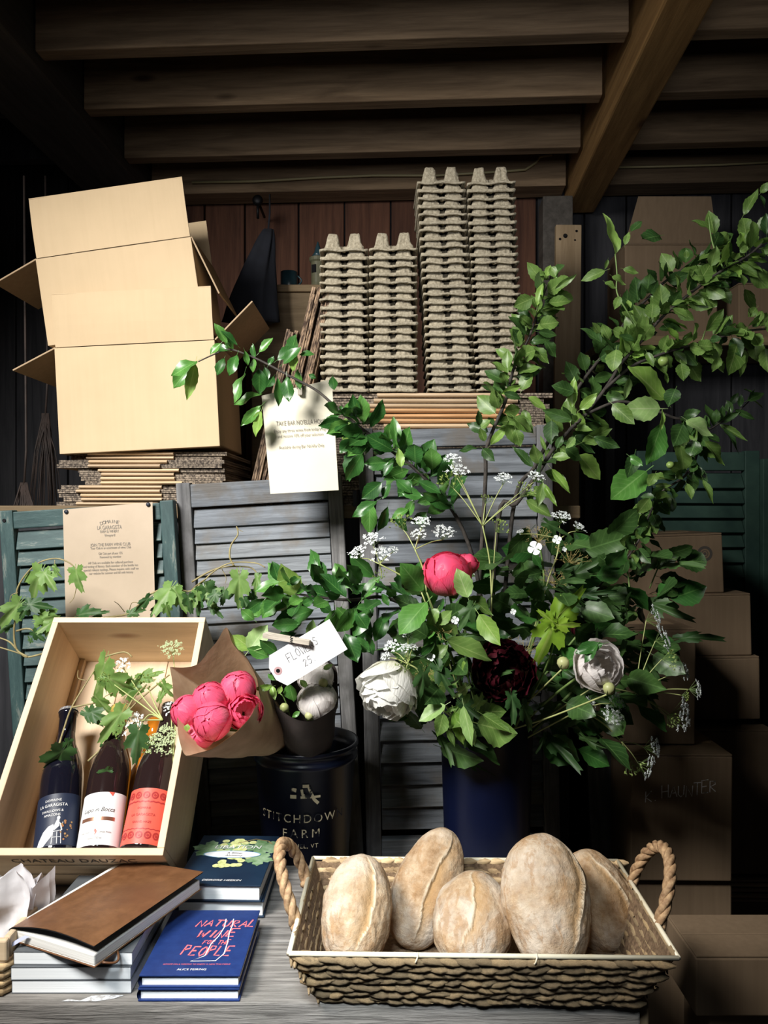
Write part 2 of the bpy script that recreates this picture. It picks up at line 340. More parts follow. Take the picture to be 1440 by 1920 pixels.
# cable stapled along the wall beam
def on_beam(px, py):                                           # a point just in front of the wall beam
    dd = 2.68/(1+.0524*(px-720)/1442); return P(px, py, dd)
pts = [on_beam(*q) for q in ((360, 342), (480, 340), (600, 333), (700, 329), (820, 329), (950, 321), (985, 318), (1005, 305), (1012, 294), (1035, 290))]
cab = MB().tube(pts, .0045, 6)
tag(put('electric_cable', cab.mesh('electric_cable', K['cable'], True)), 'thin cream electric cable running along the beam behind the egg cartons', 'cable')
tag(put('electric_cable', MB().tube([on_beam(1150, 314), on_beam(1250, 312), on_beam(1350, 309), on_beam(1470, 303)], .004, 6).mesh('electric_cable', K['cable'], True)),
    'thin cream cable in shadow beyond the big beam, above the dark box', 'cable')

# ------------------------------------------------------------------ table
TT = .75
tb = thing('plank_table', 'weathered grey plank table carrying the crate, books and bread basket', 'table', (-.3, 1.4, 0))
def plank(x0, x1, y0, y1, z0, z1, mat, parent, name='plank'): return boxo(name, x1-x0, y1-y0, z1-z0, mat, parent, T((x0+x1)/2, (y0+y1)/2, (z0+z1)/2), .003)
y = 1.034
for i, w in enumerate((.15, .13, .128)):
    plank(-1.25, .345-.004*(i % 2), y, y+w-.004, TT-.045, TT-.001*(i % 2), K['table'], tb); y += w
plank(-1.2, .3, 1.06, 1.1, TT-.14, TT-.046, K['table'], tb, 'apron')
for lx in (-1.18, .29):
    for ly in (1.075, 1.36): plank(lx, lx+.06, ly, ly+.06, 0, TT-.046, K['rawboard'], tb, 'leg')
plank(.349, .362, 1.05, 1.1, TT-.3, TT-.01, K['rawboard'], tb, 'cleat')

LB = .60                                                       # low bench behind the table, for bucket, vase and shutters
lbn = thing('low_bench', 'dark wooden bench behind the table, under the bucket, vase and shutters', 'bench', (-.2, 1.6, 0))
for k in range(2): plank(-1.1, .43, 1.452+.17*k, 1.618+.17*k, LB-.04, LB, K['shelfwood'], lbn)
for lx in (-1.05, .36):
    for ly in (1.46, 1.73): plank(lx, lx+.05, ly, ly+.05, 0, LB-.041, K['darkplank'], lbn, 'leg')
# ------------------------------------------------------------------ cabinet behind the shutters, carrying the cardboard stacks
CT = 1.425
cb = thing('low_cabinet', 'dark wooden cabinet hidden behind the shutters, under the cardboard stacks', 'cabinet', (-.2, 2.0, 0))
plank(-.95, .46, 1.8, 2.2, CT-.03, CT, K['shelfwood'], cb, 'top')
plank(-.93, .44, 1.82, 1.84, 0, CT-.031, K['darkplank'], cb, 'front_panel')
for xx in (-.93, .42): plank(xx, xx+.02, 1.845, 2.18, 0, CT-.031, K['darkplank'], cb, 'side_panel')

# ------------------------------------------------------------------ louvered shutters
def shutter(label, x0, x1, zt, yf, roll, mx, mz, stile, rail, pitch, tilt, zb=LB+.0005, name='louvered_shutter', lean=0, mids=()):
    w = x1-x0; h = zt-zb; t = thing(name, label, 'shutter', (x0, yf, zb))
    M0 = T(x0, yf, zb) @ RX(-lean) @ RY(-roll)
    def bx(n, a, b, c, d, m, dy=0, th=.028): return boxo(n, b-a, th, d-c, m, t, M0 @ T((a+b)/2, dy+th/2, (c+d)/2), .0025)
    bx('stile', 0, stile, 0, h, mz); bx('stile', w-stile, w, 0, h, mz)
    bx('rail', stile, w-stile, h-rail, h-.004, mx, .002, .024); bx('rail', stile, w-stile, 0, rail*1.6, mx, .002, .024)
    z = h-rail-.008; k = 0
    while z > rail*1.6+pitch*.7:
        c = z-pitch*.5; jit = rnd.uniform(-1, 1)
        if not any(a < c < b for a, b in mids):
            boxo('slat', w-2*stile-.004, .006, pitch*1.2, mx, t, M0 @ T(w/2, .013, c) @ RY(jit*.35) @ RX(-tilt+jit*2), .0015)
        z -= pitch; k += 1
    for a, b in mids: bx('rail', stile, w-stile, a, b, mx, .002, .024)
    return t, M0, w, h
g1 = shutter('flaking dark green louvered shutter with a kraft notice pinned on', P(40, 0, 1.705).x, P(368, 0, 1.705).x, CAMZ+.004, 1.705, 3.6, K['green_x'], K['green_z'], .03, .042, .037, 20)
put('nail_hole', MB().lathe([(.004, 0), (.004, .002)], 10, g1[1] @ T(.012, 0, g1[3]-.022) @ RX(90)).mesh('nail_hole', K['iron']), g1[0])
s1 = shutter('weathered grey louvered shutter in the middle, with a bare top rail', P(372, 0, 1.74).x, P(683, 0, 1.74).x, P(0, 905, 1.74).z, 1.74, 3.4, K['greywood'], K['greywood_z'], .032, .057, .0365, 15, mids=((.4, .44),))
s2 = shutter('taller weathered grey louvered shutter standing behind the vase and foliage', P(688, 0, 1.73).x, P(1052, 0, 1.73).x, P(0, 803, 1.73).z, 1.73, 1.2, K['greywood'], K['greywood_z'], .034, .044, .05, 17, mids=((.5, .55),))
hg = thing('iron_hinge', 'small black iron hinge joining the two grey shutters', 'hinge', P(672, 935, 1.72))
Mh = T(P(672, 935, 1.715))
put('hinge_leaf', MB().box(-.012, -.002, 0, .003, -.018, .018).mesh('hinge_leaf', K['iron']), hg, Mh); put('hinge_leaf', MB().box(.002, .014, 0, .003, -.012, .012).mesh('hinge_leaf', K['iron']), hg, Mh)
put('knuckle', MB().lathe([(.004, -.02), (.004, .02)], 10).mesh('knuckle', K['iron'], True), hg, Mh)

# ------------------------------------------------------------------ flattened cardboard boxes
ORD = 'topmost second third fourth fifth sixth seventh eighth ninth tenth eleventh twelfth thirteenth fourteenth fifteenth sixteenth seventeenth eighteenth nineteenth twentieth twenty-first twenty-second twenty-third twenty-fourth twenty-fifth twenty-sixth twenty-seventh twenty-eighth'.split()
def sheet_mesh(w, d, t, name):
    b = MB()
    for z in (0, t*.52):                                       # two plies of board, a dark gap between
        b.box(-w/2, w/2, 0, d, z, z+t*.42)
    me = b.mesh(name, K['cardedge']); me.materials.append(K['carddark'])
    for p in me.polygons: p.material_index = 1 if abs(p.normal.z) > .9 else 0
    return me
def fold_mesh(a, b_, t, mat):
    m = MB(); n = 7
    prof = [(-.004-.006*math.sin(math.pi*k/(n-1)), t*(.03+.9*k/(n-1))) for k in range(n)]
    v = []; f = []
    for x in (a, b_): v += [(x, y, z) for y, z in prof]
    f = [(k, k+1, n+k+1, n+k) for k in range(n-1)]+[tuple(range(n-1, -1, -1)), tuple(range(n, 2*n))]
    m.add(v, f); return m.mesh('folded_flap', mat, False)
def flat_box(label, group, M, w, d, t, fold, foldmat):
    o = thing('flattened_box', label, 'cardboard', M.translation, group); o.matrix_basis = T(M.translation)
    put('sheet', sheet_mesh(w, d, t, 'sheet'), o, M)
    if fold: put('folded_flap', fold_mesh(fold[0], fold[1], t, foldmat), o, M)
    return o
n = 13; t = .0098
for i in range(n):                                             # under the two open boxes; i from the top
    z = CT+(n-1-i)*t; xl = -.762+(.05 if 3 < i < 8 else .0)+rnd.uniform(-.012, .012)+(.02 if i < 2 else 0); xr = -.372-(.04 if i > 7 else 0)+rnd.uniform(-.012, .012)
    c = (xl+xr)/2; fa = -.115+rnd.uniform(-.008, .008)-(.03 if i < 2 else 0)-(.01 if i > 7 else 0); fb = .06+rnd.uniform(-.01, .01)
    flat_box(f'flattened brown cardboard box, {ORD[i]} of the stack under the open boxes' if i < n-1 else 'flattened brown cardboard box, lowest of the stack under the open boxes', 'flattened boxes under the open boxes', T(c, 1.81+rnd.uniform(-.006, .006), z) @ RY(-1.2*(1-i/n)*.0) @ RZ(rnd.uniform(-1, 1)), xr-xl, .33, t*.95, (fa, fb), K['cardfold'])
n = 22; t = .0121
for i in range(n):                                             # under the egg cartons
    z = CT+(n-1-i)*t; xl = -.2+rnd.uniform(-.015, .015); xr = .385+rnd.uniform(-.012, .012)
    c = (xl+xr)/2; fa = -.035-c+rnd.uniform(-.004, .02)+(.03 if i > 5 else 0); fb = .3-c+rnd.uniform(-.03, .02)
    flat_box(f'flattened cardboard box with a rolled fold, {ORD[i]} of the stack under the egg cartons' if i < n-1 else 'flattened cardboard box with a rolled fold, lowest of the stack under the egg cartons', 'flattened boxes under the egg cartons', T(c, 1.815+rnd.uniform(-.005, .005), z) @ RZ(rnd.uniform(-1, 1)), xr-xl, .36, t*.95, (fa, fb) if i < 9 else None, K['cardfold_o'] if 2 < i < 6 else K['cardfold'])
# leaning bundle on edge
nb = 9
for i in range(nb):
    hh = (.52 if i > 2 else .42)+rnd.uniform(-.012, .012); base = Vector((-.325+i*.0105, 1.815+rnd.uniform(-.005, .01), CT+.002))
    M = T(base) @ RY(13+rnd.uniform(-.7, .7)*.6)
    o = thing('flattened_box', f'flattened cardboard box standing on edge, {ORD[i].replace("topmost", "first")} from the open boxes in the leaning bundle', 'cardboard', base, 'flattened boxes leaning on edge')
    b = MB()
    for x in (0, .0048): b.grid(lambda u, v: (x+.0012*math.sin(9*v+i)+rnd.uniform(-.0004, .0004), 0, v*hh), 2, 14) if False else b.box(x, x+.004, 0, .3, 0, hh)
    put('sheet', b.mesh('sheet', K['cardedge_z']), o, M)

# ------------------------------------------------------------------ egg cartons
def egg_mesh(k):
    r = random.Random(k); w, d, h = .1, .15, .047; NX, NY = 45, 22; b = MB(); off = r.uniform(0, 50)
    sm = lambda t: (lambda q: q*q*(3-2*q))(min(1, max(0, t)))
    def ht(x, y):                                              # x in -1..1 across two cups, y 0..1 along three cups
        px = sm((.47-abs(abs(x)-.52))/.3); py = sm((.47-abs(((y*3) % 1)-.5))/.26)
        sad = .42*sm((.3-abs(x))/.1)*sm((y-.1)/.06)*sm((.97-y)/.06); bridge = .3*sm((.98-abs(x))/.1)*sm((y-.02)/.04)*sm((.98-y)/.04)
        return max(px*py, sad, bridge if abs(x) > .12 else 0)
    def fn(u, v):
        x = u*2-1; v = v**1.5; hh = ht(x, v)
        p = Vector((x*w/2, v*d, hh*h)); n1 = noise.noise(Vector((p.x*110+off, p.y*60, p.z*70))); n2 = noise.noise(Vector((p.x*330+off, p.y*200, p.z*170)))
        nn = n1+.8*n2; k2 = .0026 if 0 < hh < .98 else .0009
        return (p.x+nn*k2*.6, p.y-nn*k2, p.z+nn*k2*.7)
    b.grid(fn, NX, NY)
    return b
def egg_rim(k):
    r = random.Random(100+k); w, d = .1105, .156; t = .0062 if k % 2 else .0042; b = MB(); pts = []
    for s in range(4):
        for q in range(14):
            f = q/14; a = [(-w/2+w*f, -.003), (w/2, -.003+d*f), (w/2-w*f, d-.003), (-w/2, d-.003-d*f)][s]
            wob = .0005*math.sin(f*9+k) if k % 2 else .0017*math.sin(f*11+k)*(1 if s == 0 else .3)
            pts.append(Vector((a[0], a[1], wob+.0015+r.uniform(-.0003, .0003))))
    m = len(pts); v = []; f = []
    for i, p in enumerate(pts):
        dirv = (pts[(i+1) % m]-pts[i-1]).normalized(); o = Vector((dirv.y, -dirv.x, 0))
        for q in range(6): a = q*math.pi/3; v.append(p+o*(.0034*math.cos(a)-.001)+Vector((0, 0, t*.72*math.sin(a))))
    for i in range(m):
        for q in range(6): f.append((i*6+q, ((i+1) % m)*6+q, ((i+1) % m)*6+(q+1) % 6, i*6+(q+1) % 6))
    b.add(v, f); return b.mesh('rim', K['pulp'], True)
EGG = [egg_mesh(k).mesh('cups', K['pulp'], True) for k in range(4)]; EGGR = [egg_rim(k) for k in range(4)]
ET = CT+22*.0121
for (pb, pt_, n, zs, desc) in ((646, 645, 18, .0193, 'the short stack beside the leaning cardboard'), (738, 737, 18, .0194, 'the second short stack, next to the tall ones'), (848, 827, 27, .0187, 'the first tall stack'), (938, 921, 27, .0187, 'the tall stack nearest the branches')):
    for i in range(n):
        q = 1-i/(n-1); x = P(pb+(pt_-pb)*q, 0, 1.80).x+rnd.uniform(-.0012, .0012); k = (i % 2)+2*rnd.randint(0, 1)
        M = T(x, 1.805+rnd.uniform(-.0015, .0015), ET+.003+(n-1-i)*zs) @ RY(rnd.uniform(-.9, .9)-.6*(1 if pb > 800 else .2)-(.8*q if pb > 900 else 0)) @ RZ(rnd.uniform(-1, 1))
        lb = f'grey pulp egg carton, {ORD[i]} of {desc}' if i < n-1 else f'grey pulp egg carton, lowest of {desc}'
        o = thing('egg_carton', lb, 'egg carton', M.translation, 'stacked pulp egg cartons')
        put('cups', EGG[rnd.randint(0, 3)], o, M); put('rim', EGGR[k], o, M)

# ------------------------------------------------------------------ open cardboard boxes
def open_box(label, w, d, h, M, fl, mat=None):
    mat = mat or K['card']; t = .004; o = thing('open_cardboard_box', label, 'box', M.translation)
    def pan(n, sx, sy, sz, m2, mt=mat): return boxo(n, sx, sy, sz, mt, o, M @ m2, .0012)
    pan('front_panel', w, t, h, T(0, 0, h/2)); pan('back_panel', w, t, h, T(0, d, h/2), K['cardin'])
    pan('side_panel', t, d, h, T(-w/2+t/2, d/2, h/2)); pan('side_panel', t, d, h, T(w/2-t/2, d/2, h/2)); pan('bottom_panel', w, d, t, T(0, d/2, t/2))
    f = fl
    def curved(wd, ln, m2):                                    # flap with a slight bow and a crease at its root
        b = MB(); b.grid(lambda u, v: ((u-.5)*wd, -.003*math.sin(math.pi*v)-.002*math.sin(u*3), v*ln), 8, 6); b.grid(lambda u, v: ((u-.5)*wd, t-.003*math.sin(math.pi*v)-.002*math.sin(u*3), v*ln), 8, 6)
        b.box(-wd/2, wd/2, -.001, t+.001, ln-.001, ln+.001)
        return put('flap', b.mesh('flap', mat), o, M @ m2)
    curved(w-.004, f['front'][0], T(0, 0, h+.002) @ RX(f['front'][1]))
    curved(w-.004, f['back'][0], T(0, d, h+.002) @ RX(f['back'][1]))
    for s, key in ((-1, 'left'), (1, 'right')):
        ln, ang = f[key]; pan('flap', ln, d-.006, t, T(s*w/2, d/2, h+.002) @ RY(-s*ang) @ T(s*ln/2, 0, 0), K['cardin'])
    return o
c1 = P(262.5, 844, 1.785)
open_box('open tan cardboard box with raised front flap, lower of the two', .372, .27, .246, T(c1) @ RY(-2.9), dict(front=(.122, 2), back=(.12, -40), left=(.112, -25), right=(.125, 43)))
c2 = P(236, 628, 1.815)
open_box('open tan cardboard box tipped sideways, resting on the lower open box', .37, .236, .207, T(c2) @ RY(-8.2), dict(front=(.143, -2), back=(.13, -4), left=(.115, -22), right=(.15, -72)))

# ------------------------------------------------------------------ boxes at the side, on the floor, shade put into their colour
def closed_box(label, x0, x1, yf, yb, z0, z1, mat=None, rz=0, tape=True, roll=0, name='cardboard_box'):
    mat = mat or K['carddark']; w, d, h = x1-x0, yb-yf, z1-z0; o = thing(name, label, 'box', ((x0+x1)/2, (yf+yb)/2, z0))
    M = T((x0+x1)/2, (yf+yb)/2, z0) @ RZ(rz) @ RY(roll)
    boxo('body', w, d, h-.005, mat, o, M @ T(0, 0, (h-.005)/2), .003)
    for s in (-1, 1): boxo('flap', w-.002, d/2-.002, .0045, mat, o, M @ T(0, s*d/4, h-.0022), .001)
    if tape: boxo('tape', .05, d*.9, .0008, K['tape'], o, M @ T(0, 0, h+.0006) @ RZ(90) @ S(1), 0)
    return o, M, w, d, h
zz = lambda py, d: P(0, py, d).z
xx = lambda px, d: P(px, 0, d).x
bt = closed_box('cardboard box with printed round emblem, topmost of the shadowed stack', xx(1115, 2.0), xx(1358, 2.0), 2.0, 2.28, zz(1115, 2.0), zz(1003, 2.0), roll=-2)
b2 = closed_box('shaded plain cardboard box under the box with the round emblem', xx(1150, 1.98), xx(1410, 1.98), 1.98, 2.28, zz(1231, 1.98), zz(1115, 1.98), roll=-1.2)
b4 = closed_box('plain cardboard box, third of the shadowed stack', xx(1190, 1.97), xx(1426, 1.97), 1.97, 2.28, zz(1350, 1.97), zz(1232, 1.97), roll=-.8)
b5 = closed_box('shaded tall cardboard box behind the box with chalk writing', xx(1195, 1.94), xx(1450, 1.94), 1.94, 2.25, zz(1640, 1.94)+.001, zz(1368, 1.94), roll=.6)
closed_box('shaded cardboard box on the floor under the tall shaded box', xx(1195, 1.95), xx(1460, 1.95), 1.95, 2.28, 0, zz(1641, 1.94)-.064, K['carddark'])
bF = closed_box('shaded cardboard box with white chalk writing', xx(1182, 1.7), xx(1372, 1.7), 1.7, 1.92, zz(1652, 1.7), zz(1414, 1.7), roll=.5)
b3 = closed_box('shaded narrow cardboard box on top of the box with chalk writing', xx(1130, 1.76), xx(1303, 1.76), 1.76, 1.93, zz(1414, 1.7)+.004, zz(1177, 1.76), roll=.6)
closed_box('shaded cardboard box on the floor under the box with chalk writing', xx(1182, 1.72), xx(1372, 1.72), 1.72, 1.94, 0, zz(1652, 1.7)-.003, K['carddark'])
bL = closed_box('low shaded cardboard box beside the bread table, near the basket handle', xx(1305, 1.36), xx(1560, 1.36), 1.36, 1.5, zz(1906, 1.36), zz(1792, 1.36), tape=False)
closed_box('shaded cardboard box on the floor beside the table, under the low box', xx(1330, 1.38), xx(1580, 1.38), 1.38, 1.5, 0, zz(1906, 1.36)-.002, K['carddark'])
lz = zz(1641, 1.94)-.064
for i in range(5):
    flat_box(f'dark flattened box, {ORD[4-i]} of the small pile under the tall dark box' if i else 'dark flattened box, lowest of the small pile under the tall dark box', 'flattened boxes under the tall dark box', T(.885+rnd.uniform(-.01, .01), 1.935+rnd.uniform(-.005, .005), lz+.002+i*.0122) @ RZ(rnd.uniform(-2, 2)), .4, .28, .0115, (-.12, .17), K['cardfold'])
# upper dark box on a tall rack, and the rack
rk = thing('tall_rack', 'dark wooden rack in deep shadow behind the branches', 'shelf', (1.35, 2.6, 0))
plank(.7, 1.75, 2.42, 2.72, zz(640, 2.5)-.03, zz(640, 2.5), K['shelfwood'], rk, 'shelf_board')
for lx in (.7, 1.72):
    for ly in (2.43, 2.68): plank(lx, lx+.03, ly, ly+.03, 0, zz(640, 2.5)-.031, K['darkplank'], rk, 'leg')
ub = closed_box('cardboard box high in the shadow behind the apple branches', xx(1172, 2.5), xx(1345, 2.5), 2.5, 2.7, zz(640, 2.5)+.002, zz(456, 2.5), K['carddark'], tape=False)
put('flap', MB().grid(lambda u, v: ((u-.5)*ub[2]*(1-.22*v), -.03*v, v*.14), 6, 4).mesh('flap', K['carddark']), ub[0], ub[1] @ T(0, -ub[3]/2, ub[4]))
closed_box('shaded cardboard box beyond the branches, at the end of the rack', xx(1385, 2.5), xx(1540, 2.5), 2.5, 2.7, zz(640, 2.5)+.002, zz(530, 2.5), K['carddark'], tape=False)
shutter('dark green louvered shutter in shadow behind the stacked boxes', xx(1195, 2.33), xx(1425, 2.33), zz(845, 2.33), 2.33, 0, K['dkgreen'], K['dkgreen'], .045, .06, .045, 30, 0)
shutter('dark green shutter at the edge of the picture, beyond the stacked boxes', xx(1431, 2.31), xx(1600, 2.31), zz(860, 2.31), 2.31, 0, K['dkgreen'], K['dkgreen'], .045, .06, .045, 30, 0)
pb = boxo('knotted_board', .078, .02, 1.0, K['rawboard'], None, T((xx(1040, 2.35)+xx(1088, 2.35))/2, 2.36, zz(421, 2.35)-.5) @ RY(.5), .002)
tag(pb, 'upright knotted board with nail holes between the egg cartons and branches', 'board')
for (px, py, r) in ((1060, 442, .007), (1050, 448, .004), (1081, 433, .004), (1078, 450, .003)):
    put('nail_hole', MB().lathe([(r, 0), (r*.6, .003)], 9, T(P(px, py, 2.349)) @ RX(90)).mesh('nail_hole', K['iron']), pb, I4)
boxb = boxo('plank_rest', .3, .12, zz(421, 2.35)-1.0, K['darkplank'], None, T((xx(1040, 2.35)+xx(1088, 2.35))/2, 2.42, (zz(421, 2.35)-1.0)/2), .003)
tag(boxb, 'dark wooden chest standing behind the cardboard stack, under the knotted board', 'chest'); boxb.name = 'dark_chest'
lp = boxo('leaning_plank', .085, .02, .55, K['greywood_z'], None, T(xx(1145, 1.8), 1.83, .75+.26) @ RY(-4), .002)
lp.location.z = .75+.2
tag(lp, 'weathered plank standing at the table end between vase and dark boxes', 'plank')
lp.matrix_basis = T(xx(1146, 1.86), 1.86, .445) @ RY(-3) @ S(1, 1, 1.6)

dp = [P(x, y, .66*1442/(y-960)) for x, y in ((112, 1884), (128, 1874), (150, 1877), (172, 1868), (205, 1866), (232, 1867), (214, 1873), (190, 1877), (176, 1884), (160, 1880), (140, 1885))]
dp = [Vector((p.x, max(p.y, 1.0365), TT+.0007)) for p in dp]; put('paint_smear', MB().add(dp[::-1], [tuple(range(len(dp)))]).mesh('paint_smear', mat('dried_white_paint', (.33, .31, .29), (.75, .78, .82), ns=160, rough=.8)), tb)
# ------------------------------------------------------------------ lettering helpers
_tc = {}
def text_mesh(s, size, mat, align='CENTER', shear=0, space=1, name='lettering', bend=None, squash=1):
    cu = bpy.data.curves.new('t', 'FONT'); cu.body = s; cu.size = size; cu.align_x = align; cu.align_y = 'CENTER'; cu.shear = shear; cu.space_character = space; cu.resolution_u = 3
    o = bpy.data.objects.new('t', cu); me = bpy.data.meshes.new_from_object(o)
    me.name = name; me.materials.clear(); me.materials.append(mat)
    bpy.data.objects.remove(o); bpy.data.curves.remove(cu)
    for v in me.vertices: v.co.x *= squash
    if bend:
        for v in me.vertices:
            a = v.co.x/bend; v.co = Vector((bend*math.sin(a), -bend*math.cos(a), v.co.y))
    return me
STROKES = {'A': [[(0,0),(.5,1),(1,0)],[(.2,.38),(.8,.38)]], 'E': [[(.95,1),(.05,1),(.0,0),(.9,0)],[(0,.5),(.7,.52)]], 'F': [[(.95,1),(.05,1),(0,0)],[(0,.52),(.7,.55)]],
 'H': [[(0,1),(0,0)],[(.9,1),(.9,0)],[(0,.5),(.9,.5)]], 'I': [[(.4,1),(.4,0)]], 'K': [[(0,1),(0,0)],[(.8,1),(0,.45),(.85,0)]], 'L': [[(.1,1),(0,0),(.8,0)]], 'N': [[(0,0),(.05,1),(.85,0),(.9,1)]],
 'O': [[(.5,1),(.1,.75),(.05,.3),(.4,0),(.8,.2),(.9,.7),(.5,1)]], 'P': [[(.05,0),(.05,1),(.7,.95),(.8,.65),(.05,.48)]], 'R': [[(.05,0),(.05,1),(.7,.95),(.8,.68),(.1,.5),(.85,0)]],
 'S': [[(.85,.85),(.4,1),(.1,.75),(.75,.4),(.7,.08),(.05,.08)]], 'T': [[(0,1),(1,.97)],[(.5,1),(.45,0)]], 'U': [[(.05,1),(.05,.25),(.4,0),(.8,.2),(.85,1)]], 'W': [[(0,1),(.25,0),(.5,.7),(.75,0),(1,1)]],
 '2': [[(.05,.8),(.45,1),(.8,.75),(.05,0),(.85,.02)]], '5': [[(.8,1),(.15,1),(.1,.55),(.6,.6),(.8,.25),(.4,0),(.05,.1)]], '.': [[(.2,0),(.3,.05)]], ' ': []}
def ribbon(b, pts, wd, z=0):
    pts = [Vector((p[0], p[1])) for p in pts]; v = []; f = []
    for i, p in enumerate(pts):
        t = (pts[min(i+1, len(pts)-1)]-pts[max(i-1, 0)]).normalized(); n = Vector((-t.y, t.x))*wd/2
        v += [(p.x+n.x, p.y+n.y, z), (p.x-n.x, p.y-n.y, z)]
    f = [(2*i, 2*i+1, 2*i+3, 2*i+2) for i in range(len(pts)-1)]; b.add(v, f)
def hand_mesh(s, h, wd, mat, slant=.1, jit=.08, seed=1, gap=.35, asp=.62, center=True):
    r = random.Random(seed); b = MB(); x = 0
    tot = sum((.6 if c == 'I' else .5 if c in '. ' else 1)*asp*h+gap*h*.6 for c in s)
    if center: x = -tot/2
    for c in s:
        dy = r.uniform(-jit, jit)*h; k = 1+r.uniform(-jit, jit)
        for k2, st in enumerate(STROKES.get(c, [])): ribbon(b, [(x+px*asp*h+slant*py*h, dy+py*h*k-h/2) for px, py in st], wd, k2*.00003)
        x += (.6 if c == 'I' else .5 if c in '. ' else 1)*asp*h+gap*h*.6
    return b.mesh('lettering', mat)
def poly(b, pts, z=0): b.add([(x, y, z) for x, y in pts], [tuple(range(len(pts)))]); return b
def disc(b, cx, cy, r, z=0, n=14, ry=None): return poly(b, [(cx+r*math.cos(2*math.pi*k/n), cy+(ry or r)*math.sin(2*math.pi*k/n)) for k in range(n)], z)
def ring(b, cx, cy, r0, r1, z=0, n=20):
    v = []
    for k in range(n):
        a = 2*math.pi*k/n; v += [(cx+r0*math.cos(a), cy+r0*math.sin(a), z), (cx+r1*math.cos(a), cy+r1*math.sin(a), z)]
    b.add(v, [(2*k, 2*k+1, (2*k+3) % (2*n), (2*k+2) % (2*n)) for k in range(n)])
def quad_sheet(name, TL, TR, BR, BL, mat, th=.0008, bow=.004, nu=8, nv=10):
    TL, TR, BR, BL = map(Vector, (TL, TR, BR, BL)); n = (TR-TL).cross(BL-TL).normalized()
    if n.y > 0: n = -n
    b = MB()
    for k in (0, 1):
        b.grid(lambda u, v: (TL*(1-u)+TR*u)*(1-v)+(BL*(1-u)+BR*u)*v+n*(bow*math.sin(math.pi*u)*v+k*th), nu, nv)
    return b, n
# print on the dark stacked boxes
o, M, w, d, h = bt
put('lettering', text_mesh('TLE', .014, K['ink2']), o, M @ T(-w*.02, -d/2-.0006, h*.6) @ RX(90))
b = MB(); ring(b, 0, 0, .013, .02); ring(b, 0, 0, .007, .009, 0); disc(b, 0, 0, .004); disc(b, -.03, .008, .006)
put('round_emblem', b.mesh('round_emblem', K['ink2']), o, M @ T(w*.36, -d/2-.0006, h*.66) @ RX(90))
o, M, w, d, h = bF
put('chalk_lettering', hand_mesh('K. HAUNTER', .026, .0022, K['chalk'], .15, .12, 4, .1), o, M @ T(-.003, -d/2-.0008, h*.71) @ RX(90) @ RZ(8))

# ------------------------------------------------------------------ things high at the back, in shadow
cz = zz(533, 2.4)
wc = thing('wall_cabinet', 'plain brown wooden cabinet in shadow behind the leaning cardboard', 'cabinet', (-.25, 2.5, 0))
plank(-.425, -.05, 2.4, 2.66, cz-.022, cz, K['shelfwood'], wc, 'top'); plank(-.415, -.06, 2.41, 2.43, 0, cz-.023, K['shelfwood'], wc, 'front_panel')
for q in (-.415, -.08): plank(q, q+.02, 2.431, 2.65, 0, cz-.023, K['darkplank'], wc, 'side_panel')
mg = P(542, 531, 2.46); tg = thing('mug', 'dark teal cylindrical mug on the shadowed cabinet', 'mug', (mg.x, 2.46, cz))
put('cup', MB().lathe([(.025, 0), (.027, .003), (.027, .055), (.024, .055), (.023, .006), (0, .005)], 24, None, True, False).mesh('cup', K['tealmug'], True), tg, T(mg.x, 2.46, cz+.0005))
put('handle', MB().tube([(.026+.014*math.sin(math.pi*k/8), 0, .012+.033*k/8) for k in range(9)], .003, 6).mesh('handle', K['tealmug'], True), tg, T(mg.x, 2.46, cz))
lx = P(596, 0, 2.46).x; tl = thing('lantern', 'small olive metal lantern with a pointed dark roof beside the egg cartons', 'lantern', (lx, 2.46, cz))
put('body', MB().lathe([(.022, 0), (.024, .004), (.021, .02), (.022, .085), (.027, .09), (.028, .1), (.02, .104)], 16).mesh('body', K['olive'], False), tl, T(lx, 2.46, cz+.0005))
put('roof', MB().lathe([(.021, .104), (.012, .118), (.009, .13), (.003, .15), (.0005, .155)], 16).mesh('roof', K['tealmug'], True), tl, T(lx, 2.46, cz))
put('opening', MB().box(-.008, .008, -.0235, -.021, .05, .075).mesh('opening', K['iron']), tl, T(lx, 2.46, cz) @ RZ(-30))
b = MB(); sk = P(484, 378, 2.66)
b.lathe([(.0, 0), (.012, 0), (.018, .006), (.018, .014), (.01, .02), (0, .02)], 18, T(sk) @ RX(90), False, False); b.box(-.004, .004, -.01, 0, -.06, 0, T(sk)); b.tube([sk+Vector((0, .0, 0)), sk+Vector((0, .14, 0))], .005, 6)
tag(put('wall_pulley', b.mesh('wall_pulley', K['iron'], True)), 'black iron pulley wheel fixed high on the red plank wall', 'pulley')
def sackf(u, v):
    a = u*2*math.pi; px = 503-32*v-6*math.sin(v*3); r = .012+.05*v**.8; c = P(px, 430+175*v, 2.3)
    return c+Vector((r*1.25*math.cos(a)*(1+.18*math.sin(5*a+3*v)), r*.6*math.sin(a)*(1+.18*math.sin(5*a)), 0))
b = MB(); b.grid(sackf, 30, 14, None, True); b.tube([P(503, 432, 2.3), P(506, 400, 2.32), P(506, 365, 2.4)], .003, 5)
b.f.append(tuple(range(13*30, 14*30))); b.f.append(tuple(range(29, -1, -1)))
tag(put('hanging_sack', b.mesh('hanging_sack', K['bagmat'], True)), 'dark blue cloth sack hanging in shadow above the leaning cardboard', 'sack')
